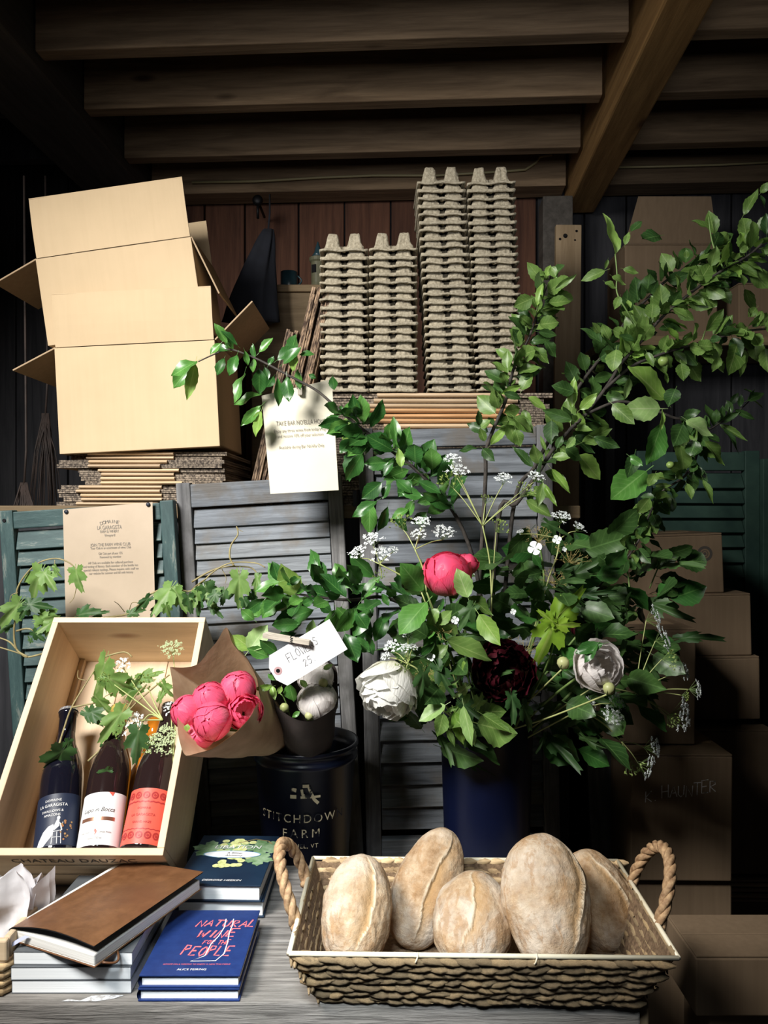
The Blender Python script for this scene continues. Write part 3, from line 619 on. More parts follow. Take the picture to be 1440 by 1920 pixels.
for (cx, top, w_, dd, lab) in ((85, 775, 34, 2.1, 'bundle of dried brown raffia hanging in the dark beside the open boxes'), (45, 905, 40, 1.95, 'bundle of dark dried grass hanging in the dark beside the green shutter')):
    b = MB(); r = random.Random(cx)
    for k in range(34):
        x0 = r.uniform(-6, 6); x1 = r.uniform(-w_, w_); d0 = dd+r.uniform(-.03, .03); ln = r.uniform(150, 240)
        b.tube([P(cx+x0, top, dd), P(cx+x0+(x1-x0)*.6, top+ln*.4, d0), P(cx+x1, top+ln, d0)], [.0022, .0008], 4)
    b.tube([P(cx, top+6, dd), P(cx+4, top-60, dd), P(cx, 330, dd+.05)], .003, 5)
    o = tag(put('dried_bundle', b.mesh('dried_bundle', K['raffia'], True)), lab, 'dried plants')

# ------------------------------------------------------------------ wine crate leaning back, with bottles
BU = Vector((0, .653, .757)); CM = frame(Vector((-.506, 1.235, .8585)), (1, 0, 0), BU)
CWd, CLn, CD, ct = .302, .452, .165, .012
cr = thing('wine_crate', 'open pine wine crate leaning back on the table, filled with bottles and vines', 'crate', (-.506, 1.36, .75))
def cpart(n, a, b_, c, d, e, f, m): return boxo(n, b_-a, d-c, f-e, m, cr, CM @ T((a+b_)/2, (c+d)/2, (e+f)/2), .0012)
hw = CWd/2
e0 = cpart('end_board', -hw, hw, 0, ct, -CD, 0, K['pine']); cpart('end_board', -hw, hw, CLn-ct, CLn, -CD, 0, K['pine'])
cpart('side_board', -hw, -hw+ct, ct, CLn-ct, -CD, 0, K['pine_y']); cpart('side_board', hw-ct, hw, ct, CLn-ct, -CD, 0, K['pine_y'])
for k in range(3):
    a = -hw+ct+k*(CWd-2*ct)/3; cpart('bottom_slat', a+.0006, a+(CWd-2*ct)/3-.0006, ct, CLn-ct, -CD+.001, -CD+.011, K['pine_y'])
cpart('cleat', -hw+ct, -hw+ct+.012, ct, CLn-ct, -CD+.011, -CD+.023, K['pine_y'])
EM = CM @ frame(Vector((0, -.0006, 0)), (1, 0, 0), (0, 0, 1))
put('lettering', text_mesh('CHATEAU DAUZAC', .0225, K['ink2'], space=1.02), e0, EM @ T(0, -.028, 0))
b = MB(); ribbon(b, [(-.09, -.05), (-.1, -.06), (-.1, -.1), (.1, -.1), (.1, -.06), (.09, -.05), (-.09, -.05)], .002); put('printed_frame', b.mesh('printed_frame', K['ink2']), e0, EM)
put('sticker', MB().box(.085, .13, -.07, -.05, 0, .0003).mesh('sticker', mat('pale_blue_sticker', (.4, .5, .6))), e0, EM)
def bottle(label, cat, x, z, rz, glass, prof_r=.0365, h=.276, capm=None, neck=.0145, capl=.05, crown=False):
    o = thing('wine_bottle', label, 'bottle', CM @ Vector((x, .014, z)), 'bottles in the pine crate')
    M = CM @ T(x, .0135, z) @ RZ(rz) @ RX(-90); r = prof_r
    prof = [(r*.85, 0), (r*.98, .003), (r, .01), (r, .132), (r*.985, .146), (r*.9, .166), (r*.7, .188), (r*.5, .206), (neck+.001, .224), (neck, .24), (neck, h-.012), (neck+.0018, h-.011), (neck+.0018, h-.003), (neck-.001, h)]
    put('glass', MB().lathe(prof, 40).mesh('glass', glass, True), o, M)
    if capm: put('capsule', MB().lathe([(neck+.0007, h-capl), (neck+.0007, h-.012), (neck+.0025, h-.0115), (neck+.0025, h-.002), (neck, h+.0006), (0, h+.0007)], 28, None, False, False).mesh('capsule', capm, True), o, M)
    if crown:
        b = MB(); n = 42; pr = [(neck+.0032, h-.003), (neck+.0026, h+.002), (neck-.002, h+.004), (0, h+.0042)]; b.lathe(pr, n, None, False, False)
        for k in range(n):
            if k % 2: b.v[k] = Vector((b.v[k].x*1.06, b.v[k].y*1.06, b.v[k].z-.0012))
        put('crown_cap', b.mesh('crown_cap', K['cap'], False), o, M)
    return o, M, r
def wrap_label(o, M, r, z0, z1, half, m, name='label'):
    b = MB(); b.grid(lambda u, v: (r*math.sin((u*2-1)*half), -r*math.cos((u*2-1)*half), z0+(z1-z0)*v), 24, 3); return put(name, b.mesh(name, m, True), o, M)
def bent(o, M, r, b, m, name, z=0, dx=0):
    me = b.mesh(name, m); bm = bmesh.new(); bm.from_mesh(me); bmesh.ops.triangulate(bm, faces=bm.faces[:])
    if name not in ('printed_ornament',):
        for _ in range(3): bmesh.ops.subdivide_edges(bm, edges=[e for e in bm.edges if e.calc_length() > .004], cuts=1); bmesh.ops.triangulate(bm, faces=bm.faces[:])
    bm.to_mesh(me); bm.free()
    for v in me.vertices:
        a = (v.co.x+dx)/r; rr = r+v.co.z; v.co = Vector((rr*math.sin(a), -rr*math.cos(a), v.co.y+z))
    return put(name, me, o, M)
b1 = bottle('black wine bottle with navy label and silver crown cap, at the crate side in shade', 'bottle', -.048, -.07, 10.5, K['wine'], crown=True, capm=K['wine'], capl=.06)
lb = wrap_label(b1[0], b1[1], b1[2]+.0004, .012, .1, 1.35, K['label_b'])
R1 = b1[2]+.0009
for s_, sz, z_, sp in (('DOMAINE', .0058, .0885, 1.1), ('LA GARAGISTA', .0072, .08, 1), ('SWALLOWS &', .0058, .07, 1), ('AMAZONS', .0058, .063, 1)):
    put('lettering', text_mesh(s_, sz, K['whiteink'], bend=R1, space=sp), lb, b1[1] @ T(0, 0, z_))
b = MB()                                                       # small printed figure reclining on a chair
grey = mat('pale_grey_print_ink', (.5, .52, .56), (.75, .77, .8), ns=260)
disc(b, .0115, .057, .0028, 0, 10, .0034); poly(b, [(.009, .054), (.013, .054), (.0135, .043), (.006, .036), (.004, .041)]); poly(b, [(.006, .04), (.004, .047), (-.004, .044), (-.0125, .036), (-.02, .022), (-.024, .012), (-.01, .012), (.002, .026)])
poly(b, [(.013, .05), (.0165, .047), (.019, .036), (.017, .036), (.0145, .045)])
for q in ((.004, .034, .003, .014), (.0105, .034, .0115, .014), (.0165, .036, .018, .014)): ribbon(b, [(q[0], q[1]), (q[2], q[3])], .0012)
ribbon(b, [(.003, .034), (.0165, .036), (.019, .05)], .0012); ribbon(b, [(.003, .025), (.017, .025)], .001)
bent(b1[0], b1[1], R1, b, grey, 'printed_figure').parent = lb
lb.children[-1].matrix_basis = I4
b = MB(); r = random.Random(2)
for k in range(16): disc(b, r.uniform(.016, .034), r.uniform(.016, .052), r.uniform(.001, .0024), k*.00002, 7)
q = bent(b1[0], b1[1], R1, b, mat('dull_floral_print', (.35, .12, .05), (.35, .25, .1), ns=300), 'printed_flowers'); q.parent = lb; q.matrix_basis = I4
b2_ = bottle('dark wine bottle with white label and copper band, between two others in the crate', 'bottle', .0265, -.06, 5, K['wine2'], capm=mat('straw_capsule', (.45, .33, .08), rough=.4), capl=.035)
lb = wrap_label(b2_[0], b2_[1], b2_[2]+.0004, .01, .098, 1.4, K['label_w']); R2 = b2_[2]+.0009
q = put('lettering', text_mesh('Lupo in Bocca', .0105, K['ink2'], shear=.35, bend=R2, squash=.92), lb, b2_[1] @ T(0, 0, .068))
b = MB(); b.grid(lambda u, v: (-.03+.06*u, .05+.006*v, 0), 20, 2); q = bent(b2_[0], b2_[1], R2, b, K['copper'], 'copper_band'); q.parent = lb; q.matrix_basis = I4
b = MB(); poly(b, [(-.001, .036), (.001, .0365), (.003, .033), (.003, .03), (.001, .027), (-.0005, .026), (.0008, .03), (-.0015, .0325)]); poly(b, [(.014, .098), (.024, .098), (.021, .091), (.018, .094)], 0); q = bent(b2_[0], b2_[1], R2, b, K['label_r'], 'red_mark'); q.parent = lb; q.matrix_basis = I4
for s_, x_, z_ in (('vino rosso', -.017, .031), ('senza fretta', .017, .031), ('rosato 750 ml', 0, .021)): put('lettering', text_mesh(s_, .0042, K['ink'], shear=.3, bend=R2), lb, b2_[1] @ RZ(math.degrees(x_/R2)) @ T(0, 0, z_))
b3_ = bottle('dark wine bottle with coral red patterned label, against the crate side', 'bottle', .1005, -.052, 0, K['wine2'])
lb = wrap_label(b3_[0], b3_[1], b3_[2]+.0004, .01, .102, 1.45, K['label_r']); R3 = b3_[2]+.0009; b = MB()
for k in range(-3, 4):
    for zc in (.09, .024):
        ring(b, k*.0145, zc, .0035, .005, 0, 12); ring(b, k*.0145, zc, .0052, .0062, 0, 12); disc(b, k*.0145, zc, .0022)
ribbon(b, [(-.045+.0045*k, .079+(.0006 if k % 2 else -.0006)) for k in range(21)], .0022); ribbon(b, [(-.045+.0045*k, .034+(.0006 if k % 2 else -.0006)) for k in range(21)], .0014)
q = bent(b3_[0], b3_[1], R3, b, K['label_r2'], 'printed_ornament'); q.parent = lb; q.matrix_basis = I4
for s_, sz, z_ in (('DOMAINE', .005, .068), ('LA GARAGISTA', .0062, .057), ('GRAND HAZE', .0052, .045)): put('lettering', text_mesh(s_, sz, K['label_r2'], bend=R3), lb, b3_[1] @ T(0, 0, z_))
bottle('amber wine bottle glowing orange, half hidden behind the white and red labels', 'bottle', .0635, -.116, 1, K['amber'], .034)

# ------------------------------------------------------------------ bucket and vase
BX, BY = -.158, 1.555
bk = thing('flower_bucket', 'navy plastic flower bucket with cream stencilled farm name', 'bucket', (BX, BY, LB)); BM = T(BX, BY, LB+.0005)
put('shell', MB().lathe([(.076, 0), (.078, .003), (.1, .315), (.104, .318), (.104, .326), (.101, .328), (.101, .34), (.106, .342), (.106, .35), (.101, .35), (.098, .32), (.073, .006), (0, .005)], 64, None, True, False).mesh('shell', K['bucket'], True), bk, BM)
def brad(z): return .078+.022*(z/.315)
for s_, sz, z_, sp in (('STITCHDOWN', .0225, .226, 1.28), ('FARM', .023, .197, 1.5), ('BETHEL, VT', .0115, .173, 1.15)):
    put('stencil_lettering', text_mesh(s_, sz, K['creamink'], bend=brad(z_)+.0022, space=sp), bk, BM @ T(0, 0, z_))
b = MB(); ribbon(b, [(-.018, .012), (-.008, .010)], .007); ribbon(b, [(-.02, -.002), (-.008, -.002)], .007); ribbon(b, [(.004, .018), (.016, .018)], .006); ribbon(b, [(.002, .012), (.004, .002), (.012, -.003)], .005); ribbon(b, [(.016, .016), (.02, .004), (.026, -.008), (.034, -.016)], .006); ribbon(b, [(.0, -.003), (.038, -.003)], .0045)
bent(bk, BM, brad(.272)+.0022, b, K['creamink'], 'stencil_emblem', .272)
VX, VY = .2, 1.5
vs = thing('flower_vase', 'tall dark navy cylindrical vase holding the big arrangement, behind the bread basket', 'vase', (VX, VY, LB)); 
put('shell', MB().lathe([(.066, 0), (.074, .004), (.082, .15), (.09, .41), (.094, .435), (.09, .437), (.086, .41), (.074, .02), (0, .015)], 56, None, True, False).mesh('shell', K['vase'], True), vs, T(VX, VY, LB+.0005))
put('rim', MB().lathe([(.094, .28), (.0965, .284), (.0965, .289), (.09, .29)], 56, None, False, False).mesh('rim', K['vase'], True), vs, T(VX, VY, TT))

# ------------------------------------------------------------------ books
def hardback(label, x0, x1, y0, y1, z, t, mcover, group=None, rz=0, name='hardcover_book'):
    o = thing(name, label, 'book', ((x0+x1)/2, (y0+y1)/2, z), group); M = T((x0+x1)/2, (y0+y1)/2, z) @ RZ(rz); w = x1-x0; l = y1-y0; c = .0026
    put('back_cover', MB().box(-w/2, w/2, -l/2, l/2, 0, c).mesh('back_cover', mcover), o, M, .0008); put('front_cover', MB().box(-w/2, w/2, -l/2, l/2, t-c, t).mesh('front_cover', mcover), o, M, .0008)
    b = MB(); b.grid(lambda u, v: (-w/2+.002-.0035*math.sin(math.pi*v), -l/2+l*u, .0003+(t-.0006)*v), 3, 7); b.grid(lambda u, v: (-w/2+.004-.0035*math.sin(math.pi*v), -l/2+l*u, .0003+(t-.0006)*v), 3, 7)
    put('spine', b.mesh('spine', mcover, True), o, M)
    put('page_block', MB().box(-w/2+.003, w/2-.003, -l/2+.0035, l/2-.0035, c, t-c).mesh('page_block', K['pages_w']), o, M)
    return o, M, w, l, t
hardback('navy hardcover book under an identical one, at the table front', -.3316, -.1945, 1.036, 1.205, TT+.0003, .0178, K['navy'])
nw = hardback('navy hardcover book with coral brush lettering and a white bottle outline on its cover', -.330, -.194, 1.036, 1.205, TT+.0185, .0178, K['navy'])
o, M, w, l, t = nw; cx, cy = -.262, 1.1205
def on(s, px, d, size_or_mesh): pass
for s_, px0, px1, d_, h_ in (('NATURAL', 368, 476, 1.166, .018), ('WINE', 372, 448, 1.138, .02), ('FOR THE', 380, 432, 1.115, .011), ('PEOPLE', 340, 438, 1.093, .022)):
    me = hand_mesh(s_, h_, h_*.15, K['pinkink'], .28, .1, len(s_), .28)
    xs = [v.co.x for v in me.vertices]; x0, x1 = xx(px0, d_), xx(px1, d_); k = (x1-x0)/(max(xs)-min(xs))
    put('cover_lettering', me, o, T((x0+x1)/2-(max(xs)+min(xs))/2*k, d_, TT+.0185+t+.0004) @ S(k, 1, 1))
put('cover_lettering', text_mesh('ADVICE ON & MAKING TO ENJOY A NEW THIS EVENT', .0038, K['pinkink']), o, T(-.258, 1.06, TT+.0185+t+.0004))
put('cover_lettering', text_mesh('ALICE FEIRING', .0062, K['whiteink']), o, T(-.262, 1.048, TT+.0185+t+.0004))
b = MB(); dd_ = lambda px, d: (xx(px, d), d)
ribbon(b, [dd_(424, 1.178), dd_(421, 1.155), dd_(410, 1.13), dd_(396, 1.11), dd_(384, 1.08), dd_(357, 1.067), dd_(404, 1.068), dd_(420, 1.085), dd_(427, 1.115), dd_(430, 1.14), dd_(436, 1.16), dd_(438, 1.178)], .0016)
put('bottle_outline', b.mesh('bottle_outline', K['whiteink']), o, T(0, 0, TT+.0185+t+.0006))
hardback('night-blue hardcover book underneath the grape covered book', -.3375, -.195, 1.25, 1.44, TT+.0003, .0275, K['nightblue'])
lbk = hardback('night-blue hardcover book with a painted bunch of grapes on the cover', -.339, -.197, 1.246, 1.436, TT+.0283, .0275, K['nightblue'], None, -1.5)
o, M, w, l, t = lbk; zt = t+.0004
art = lambda n, b, m, dz=0: put(n, b.mesh(n, m), o, M @ T(0, 0, zt+dz))
b = MB(); r = random.Random(5)
def printed_leaf(b, cx, cy, r_, rot, z=0):
    pts = []
    for k in range(30):
        a = 2*math.pi*k/30; q = r_*(.62+.38*abs(math.cos(2.5*a)))*(1+.08*(-1)**k); pts.append((cx+q*math.cos(a+rot), cy+q*math.sin(a+rot)))
    poly(b, pts, z)
printed_leaf(b, -.045, .038, .032, .4); printed_leaf(b, .05, .045, .034, 2, .00002); printed_leaf(b, .05, .0, .026, 1, .00004); printed_leaf(b, .0, .05, .026, 3, .00006)
art('printed_leaves', b, mat('printed_leaf_green', (.1, .22, .08), (.28, .4, .25), ns=60))
b = MB()
for k in range(46):
    cx_ = r.gauss(0, .02); cy_ = .02+r.uniform(-.05, .055); 
    if abs(cx_) < .034-.2*max(0, -cy_): disc(b, cx_, cy_, .0068, k*.000008+.0001, 12)
art('printed_grapes', b, mat('printed_grape_yellow', (.45, .5, .16), (.72, .75, .38), ns=120), .0001)
b = MB(); disc(b, 0, .014, .05, 0, 28, .0135); art('printed_plaque', b, K['label_w'], .0008)
b = MB(); ribbon(b, [(.0+.05*math.cos(2*math.pi*k/28), .014+.0135*math.sin(2*math.pi*k/28)) for k in range(29)], .0018); art('printed_border', b, mat('printed_pale_blue', (.2, .4, .6)), .0009)
b = MB(); ribbon(b, [(.0, .06), (.03, .078), (.055, .07), (.063, .058)], .0028); art('printed_stalk', b, K['vine'], .0006)
for s_, sz, y_, m_ in (('LIBATION', .019, .042, K['whiteink']), ('A Bitter', .0088, .0185, K['ink2']), ('Alchemy', .0088, .009, K['ink2']), ('DEIRDRE HEEKIN', .0085, -.082, K['whiteink'])):
    put('cover_lettering', text_mesh(s_, sz, m_, shear=.15), o, M @ T(.004, y_, zt+.0012))
for i in range(3):
    o = thing('paperback_book', f'thick pale paperback, {("lowest of the three under the leather journal", "middle one of the three under the leather journal", "directly beneath the leather journal")[i]}', 'book', (-.427, 1.16, TT+i*.0182)); z = TT+.0004+i*.0183
    M = T(-.427+(-.0012, -.003, .0)[i], 1.165+(0, .0, .004)[i], z) @ RZ((0, .4, -.5)[i]); w, l, t = .164, .222, .018
    put('page_block', MB().box(-w/2+.0006, w/2-.0004, -l/2, l/2, .0006, t-.0006).mesh('page_block', K['pages_w']), o, M, .0006)
    b = MB().box(-w/2, w/2, -l/2-.0006, l/2, 0, .0006).box(-w/2, w/2, -l/2-.0006, l/2, t-.0006, t).box(-w/2, -w/2+.0006, -l/2, l/2, 0, t)
    put('cover', b.mesh('cover', mat('charcoal_paper_cover', (.1, .11, .12), rough=.5)), o, M)

# leather journal
JM = frame(Vector((-.383, 1.017, TT+.0565)), (.417, .909, 0), (-.933, .361, 0)) @ RY(-1.0); JL, JW, JT = .225, .165, .0165
jn = thing('leather_journal', 'brown leather journal with bent cover, lying askew on the pale paperbacks', 'journal', (-.41, 1.15, TT+.056))
put('page_block', MB().grid(lambda u, v: (.002+(JL-.004)*u, .002+(JW-.004)*v, .0015), 2, 2).box(.002, JL-.002, .002, JW-.002, .0012, JT).mesh('page_block', K['pages']), jn, JM, .002)
put('back_cover', MB().box(0, JL, 0, JW, 0, .0014).mesh('back_cover', K['leather']), jn, JM, .0006)
def cov(off):
    def f(u, v):
        x = JL*1.0*u; y = JW*(v*1.03-.01); g = .012*(1-v)**1.2+.004*math.sin(math.pi*v)*(1-u); e = .006*math.exp(-((v-.02)/.12)**2)*-1*(u-.5)*0
        z = JT+.001+g*(1-.25*u)+.006*math.sin(math.pi*min(1, v*1.05))*(1-u)**2
        if v > .9: z -= (v-.9)/.1*(JT*.55+.006)*(.6+.4*u)
        return (x-.002+.004*u, y, z+off)
    return f
put('front_cover', MB().grid(cov(.0014), 16, 24).mesh('front_cover', K['leather'], True), jn, JM)
put('endpaper', MB().grid(cov(0), 16, 24).mesh('endpaper', K['black'], True), jn, JM)
b = MB(); b.grid(lambda u, v: (-.0005-.012*v, .118+.009*u+.02*v, JT*.9-.012*v**1.2), 3, 6); put('ribbon_bookmark', b.mesh('ribbon_bookmark', mat('lavender_ribbon', (.42, .45, .62))), jn, JM)
b = MB(); b.tube([(.012+.028*k/10, -.002-.012*math.sin(math.pi*k/10), .002-.004*math.sin(math.pi*k/10)) for k in range(11)], .0016, 6); put('pen_loop', b.mesh('pen_loop', K['leather'], True), jn, JM)

# ------------------------------------------------------------------ linen-lined tray at the table corner
tr = thing('linen_tray', 'pale wooden tray with woven sides at the table edge beside the paperbacks', 'tray', (-.63, 1.13, TT))
for (a, b_, c, d) in ((-.75, -.515, 1.05, 1.06), (-.75, -.515, 1.19, 1.2), (-.525, -.515, 1.06, 1.19), (-.75, -.74, 1.06, 1.19)): plank(a, b_, c, d, TT+.045, TT+.075, K['pine'], tr, 'rim_board')
for k in range(4):
    b = MB().tube([(-.755, 1.048-.002*(k % 2), TT+.006+k*.0105), (-.62, 1.046+.002*(k % 2), TT+.006+k*.0105), (-.52, 1.05, TT+.006+k*.0105), (-.514, 1.06, TT+.006+k*.0105), (-.516, 1.19, TT+.006+k*.0105)], .006, 7); put('woven_strand', b.mesh('woven_strand', K['rattan'], True), tr)
plank(-.745, -.523, 1.056, 1.19, TT+.0005, TT+.006, K['pine'], tr, 'base')
for (pxs, lab, dd) in ((((-60, 1655), (38, 1640), (52, 1705), (30, 1775), (-60, 1790)), 'crumpled white linen napkin standing in the tray, cut by the picture edge', 1.11), (((36, 1672), (84, 1645), (88, 1700), (70, 1768), (36, 1765)), 'crumpled white linen napkin with a pointed fold, beside the leather journal', 1.15)):
    a, b_, c, d, e = [P(p[0], p[1], dd) for p in pxs]; b = MB(); off = pxs[0][0]
    for k in (0, 1):
        def f(u, v):
            top = a.lerp(b_, u); bot = e.lerp(d, u); p = top.lerp(bot, v)
            if u > .5: p = p+(c-b_.lerp(d, .45))*math.sin(math.pi*v)*(u-.5)*2
            n1 = noise.noise(Vector((u*3.2+off, v*2.2, 1))); n2 = noise.noise(Vector((u*9+off, v*7, 5)))
            return p+Vector((n1*.006, n1*.02+n2*.004+.02*k+.01*math.sin(u*7), n1*.01*(1-v)+(.005*noise.noise(Vector((u*9+off, 3, 3))) if v < .1 else 0)))
        b.grid(f, 22, 18)
    tag(put('linen_napkin', b.mesh('linen_napkin', K['linen'], True)), lab, 'napkin')

# ------------------------------------------------------------------ bread basket
bs = thing('bread_basket', 'woven seagrass bread basket with cream metal rim and two rope handles', 'basket', (.13, 1.13, TT))
QM = T(.13, 1.127, TT) @ RZ(-1.2); bw, bd, tw, td, bh = .214, .094, .25, .1375, .085
def wallp(side, u, v):                                         # u along, v up; returns point and outward normal
    X = bw+(tw-bw)*v; Y = bd+(td-bd)*v; z = .004+bh*v
    if side == 0: p = Vector((-X+2*X*u, -Y, z)); n = Vector((0, -1, -.4))
    elif side == 1: p = Vector((X-2*X*u, Y, z)); n = Vector((0, 1, -.4))
    elif side == 2: p = Vector((-X, Y-2*Y*u, z)); n = Vector((-1, 0, -.4))
    else: p = Vector((X, -Y+2*Y*u, z)); n = Vector((1, 0, -.4))
    return p, n.normalized()
def strand_mesh(k):
    r = random.Random(k); b = MB(); n = 7; tw_ = r.uniform(.3, .9); pts = []
    def f(u, v):
        x = (u-.5); rr = (math.sin(math.pi*min(max(u, .02), .98)))**.55; a = v*2*math.pi+tw_*x*3; 
        cs = math.cos(a)*.5*rr; sn = math.sin(a)*.5*rr
        return (x, cs+.10*math.sin(6*x+k), sn+.35*math.cos(math.pi*x)-.2)
    b.grid(lambda v, u: f(u, v), 7, n, None, True); return b.mesh('weave_strand', K['rattan'], True)
WV = [strand_mesh(k) for k in range(6)]; rows = 7
for side, nn in ((0, 22), (2, 9), (3, 9)):
    for j in range(rows):
        for i in range(nn+1):
            u = (i+(.5 if j % 2 else 0))/nn
            if u > 1.01 or (side and not .06 < u < .95): continue
            u = min(max(u, .045), .955)
            p, n = wallp(side, min(max(u, .005), .995), (j+.45)/rows); p2, _ = wallp(side, min(u+.02, 1), (j+.45)/rows); p1, _ = wallp(side, max(u-.02, 0), (j+.45)/rows)
            ln = (2*tw if side == 0 else 2*td)/nn*2.25
            put('weave_strand', WV[rnd.randint(0, 5)], bs, QM @ frame(p+n*(.001), p2-p1, Vector((0, 0, 1))) @ RZ((11 if j % 2 else -11)*(.5+.8*rnd.random())) @ S(ln*rnd.uniform(.85, 1.15), .0155+rnd.uniform(-.003, .003), .0085))
b = MB(); tmp = WV[0]
for side, nn in ((1, 22),):
    for j in range(rows):
        for i in range(nn):
            u = (i+(.5 if j % 2 else 0))/nn; p, n = wallp(side, u, (j+.45)/rows); me = WV[rnd.randint(0, 5)]
            b.add([v.co for v in me.vertices], [tuple(q.vertices) for q in me.polygons], frame(p, Vector((-1, 0, 0)), Vector((0, 0, 1))) @ RZ(16 if j % 2 else -16) @ S(2*tw/nn*1.75, .0165, .0085))
q = put('weave', b.mesh('weave', K['rattan'], True), bs, QM); q['kind'] = 'stuff'
b = MB()
for side in range(4):
    b.grid(lambda u, v: wallp(side, u, v*.95)[0]-wallp(side, u, v)[1]*.003, 6, 3)
b.grid(lambda u, v: (-bw+2*bw*u, -bd+2*bd*v, .005), 4, 4); put('floor_and_added_backing', b.mesh('floor_and_added_backing', mat('dark_floor_and_added_backing', (.1, .06, .03), (.22, .14, .08), (30, 30, 30), 6, .9, .5)), bs, QM)  # basket floor plus added dark wall backing that blocks light through the weave
# soft cut ends and base cords
b = MB()
for k in range(30):
    u = (k+.5)/30; p, n = wallp(0, u, 0); b.tube([p+Vector((-.012, 0, .002)), p+Vector((0, -.003, -.001)), p+Vector((.012, 0, .002))], .0035, 5)
b.v = [Vector((p.x, p.y, max(p.z, .0006))) for p in b.v]
q = put('base_cord', b.mesh('base_cord', K['rattan'], True), bs, QM); q['kind'] = 'stuff'
rz_ = .089
for (a, c) in (((-tw, -td), (tw, -td)), ((tw, -td), (tw, td)), ((tw, td), (-tw, td)), ((-tw, td), (-tw, -td))):
    put('rim_rod', MB().tube([(a[0], a[1], rz_), (c[0], c[1], rz_)], .0032, 8).mesh('rim_rod', K['rim'], True), bs, QM)
for s in (-1, 1):
    hd = None
    for k in range(3):
        pts = []; N = 64
        for i in range(N+1):
            f = i/N; a = math.pi*(-.06+1.12*f); y0 = -.03+.062*math.cos(a)*-1; cz_ = rz_-.004+.078*math.sin(a)**.85 if math.sin(a) > 0 else rz_-.004-.012*abs(math.sin(a))*4
            c = Vector((s*(tw+.004+.03*max(0, math.sin(a))), y0+.04, cz_)); ph = f*30+k*2.094
            tdir = Vector((0, math.sin(a), math.cos(a))); e2 = Vector((1, 0, 0)); e3 = tdir.cross(e2)
            pts.append(c+(e2*math.cos(ph)+e3*math.sin(ph))*.0044)
        me = MB().tube(pts, .0052, 7).mesh('handle' if k == 0 else 'rope_strand', K['rope'], True)
        if k == 0: hd = put('handle', me, bs, QM)
        else: put('rope_strand', me, hd, QM)
for u in (.33, .635): put('tie_wire', MB().tube([(-tw+2*tw*u+.002*math.cos(6.28*k/8), -td-.001+.0045*math.sin(6.28*k/8), rz_-.003+.006*math.cos(6.28*k/8)) for k in range(9)], .0012, 5).mesh('tie_wire', K['rim'], True), bs, QM)

# ------------------------------------------------------------------ loaves
def breadmat():
    m, nt, b, out = nodes('floured_bread_crust'); b.inputs['Roughness'].default_value = .9; b.inputs['Specular IOR Level'].default_value = .15
    v = coords(nt, (1, 1, 1)); f1 = nz(nt, v, 30, 9, .72, 0); f2 = nz(nt, v, 11, 4, .6)
    c = ramp(nt, f1, [(.3, (.22, .125, .06)), (.42, (.35, .225, .125)), (.53, (.45, .32, .2)), (.7, (.56, .455, .33))])
    f4 = nz(nt, v, 55, 6, .7); c = mix(nt, ramp(nt, f2, [(.46, (0, 0, 0)), (.62, (.8, .8, .8))]), c, (.58, .5, .41)); f5 = nz(nt, coords(nt, (1, .45, 1)), 38, 5, .65, 1.2)
    c = mix(nt, ramp(nt, f5, [(.53, (0, 0, 0)), (.6, (.55, .55, .55))]), c, (.36, .21, .1)); c = mix(nt, .5, c, ramp(nt, f4, [(.35, (.72, .68, .64)), (.65, (1.2, 1.2, 1.2))]), 'MULTIPLY')
    uv = nt.nodes.new('ShaderNodeUVMap'); sx = nt.nodes.new('ShaderNodeSeparateXYZ'); nt.links.new(uv.outputs[0], sx.inputs[0])
    c = mix(nt, ramp(nt, sx.outputs[0], [(.0, (0, 0, 0)), (1, (.85, .85, .85))]), c, (.8, .68, .5)); c = mix(nt, ramp(nt, sx.outputs[1], [(0, (0, 0, 0)), (1, (.8, .8, .8))]), c, (.42, .26, .12))
    nt.links.new(c, b.inputs['Base Color']); bump(nt, b, f4, .9, .005); return m
K['bread'] = breadmat()
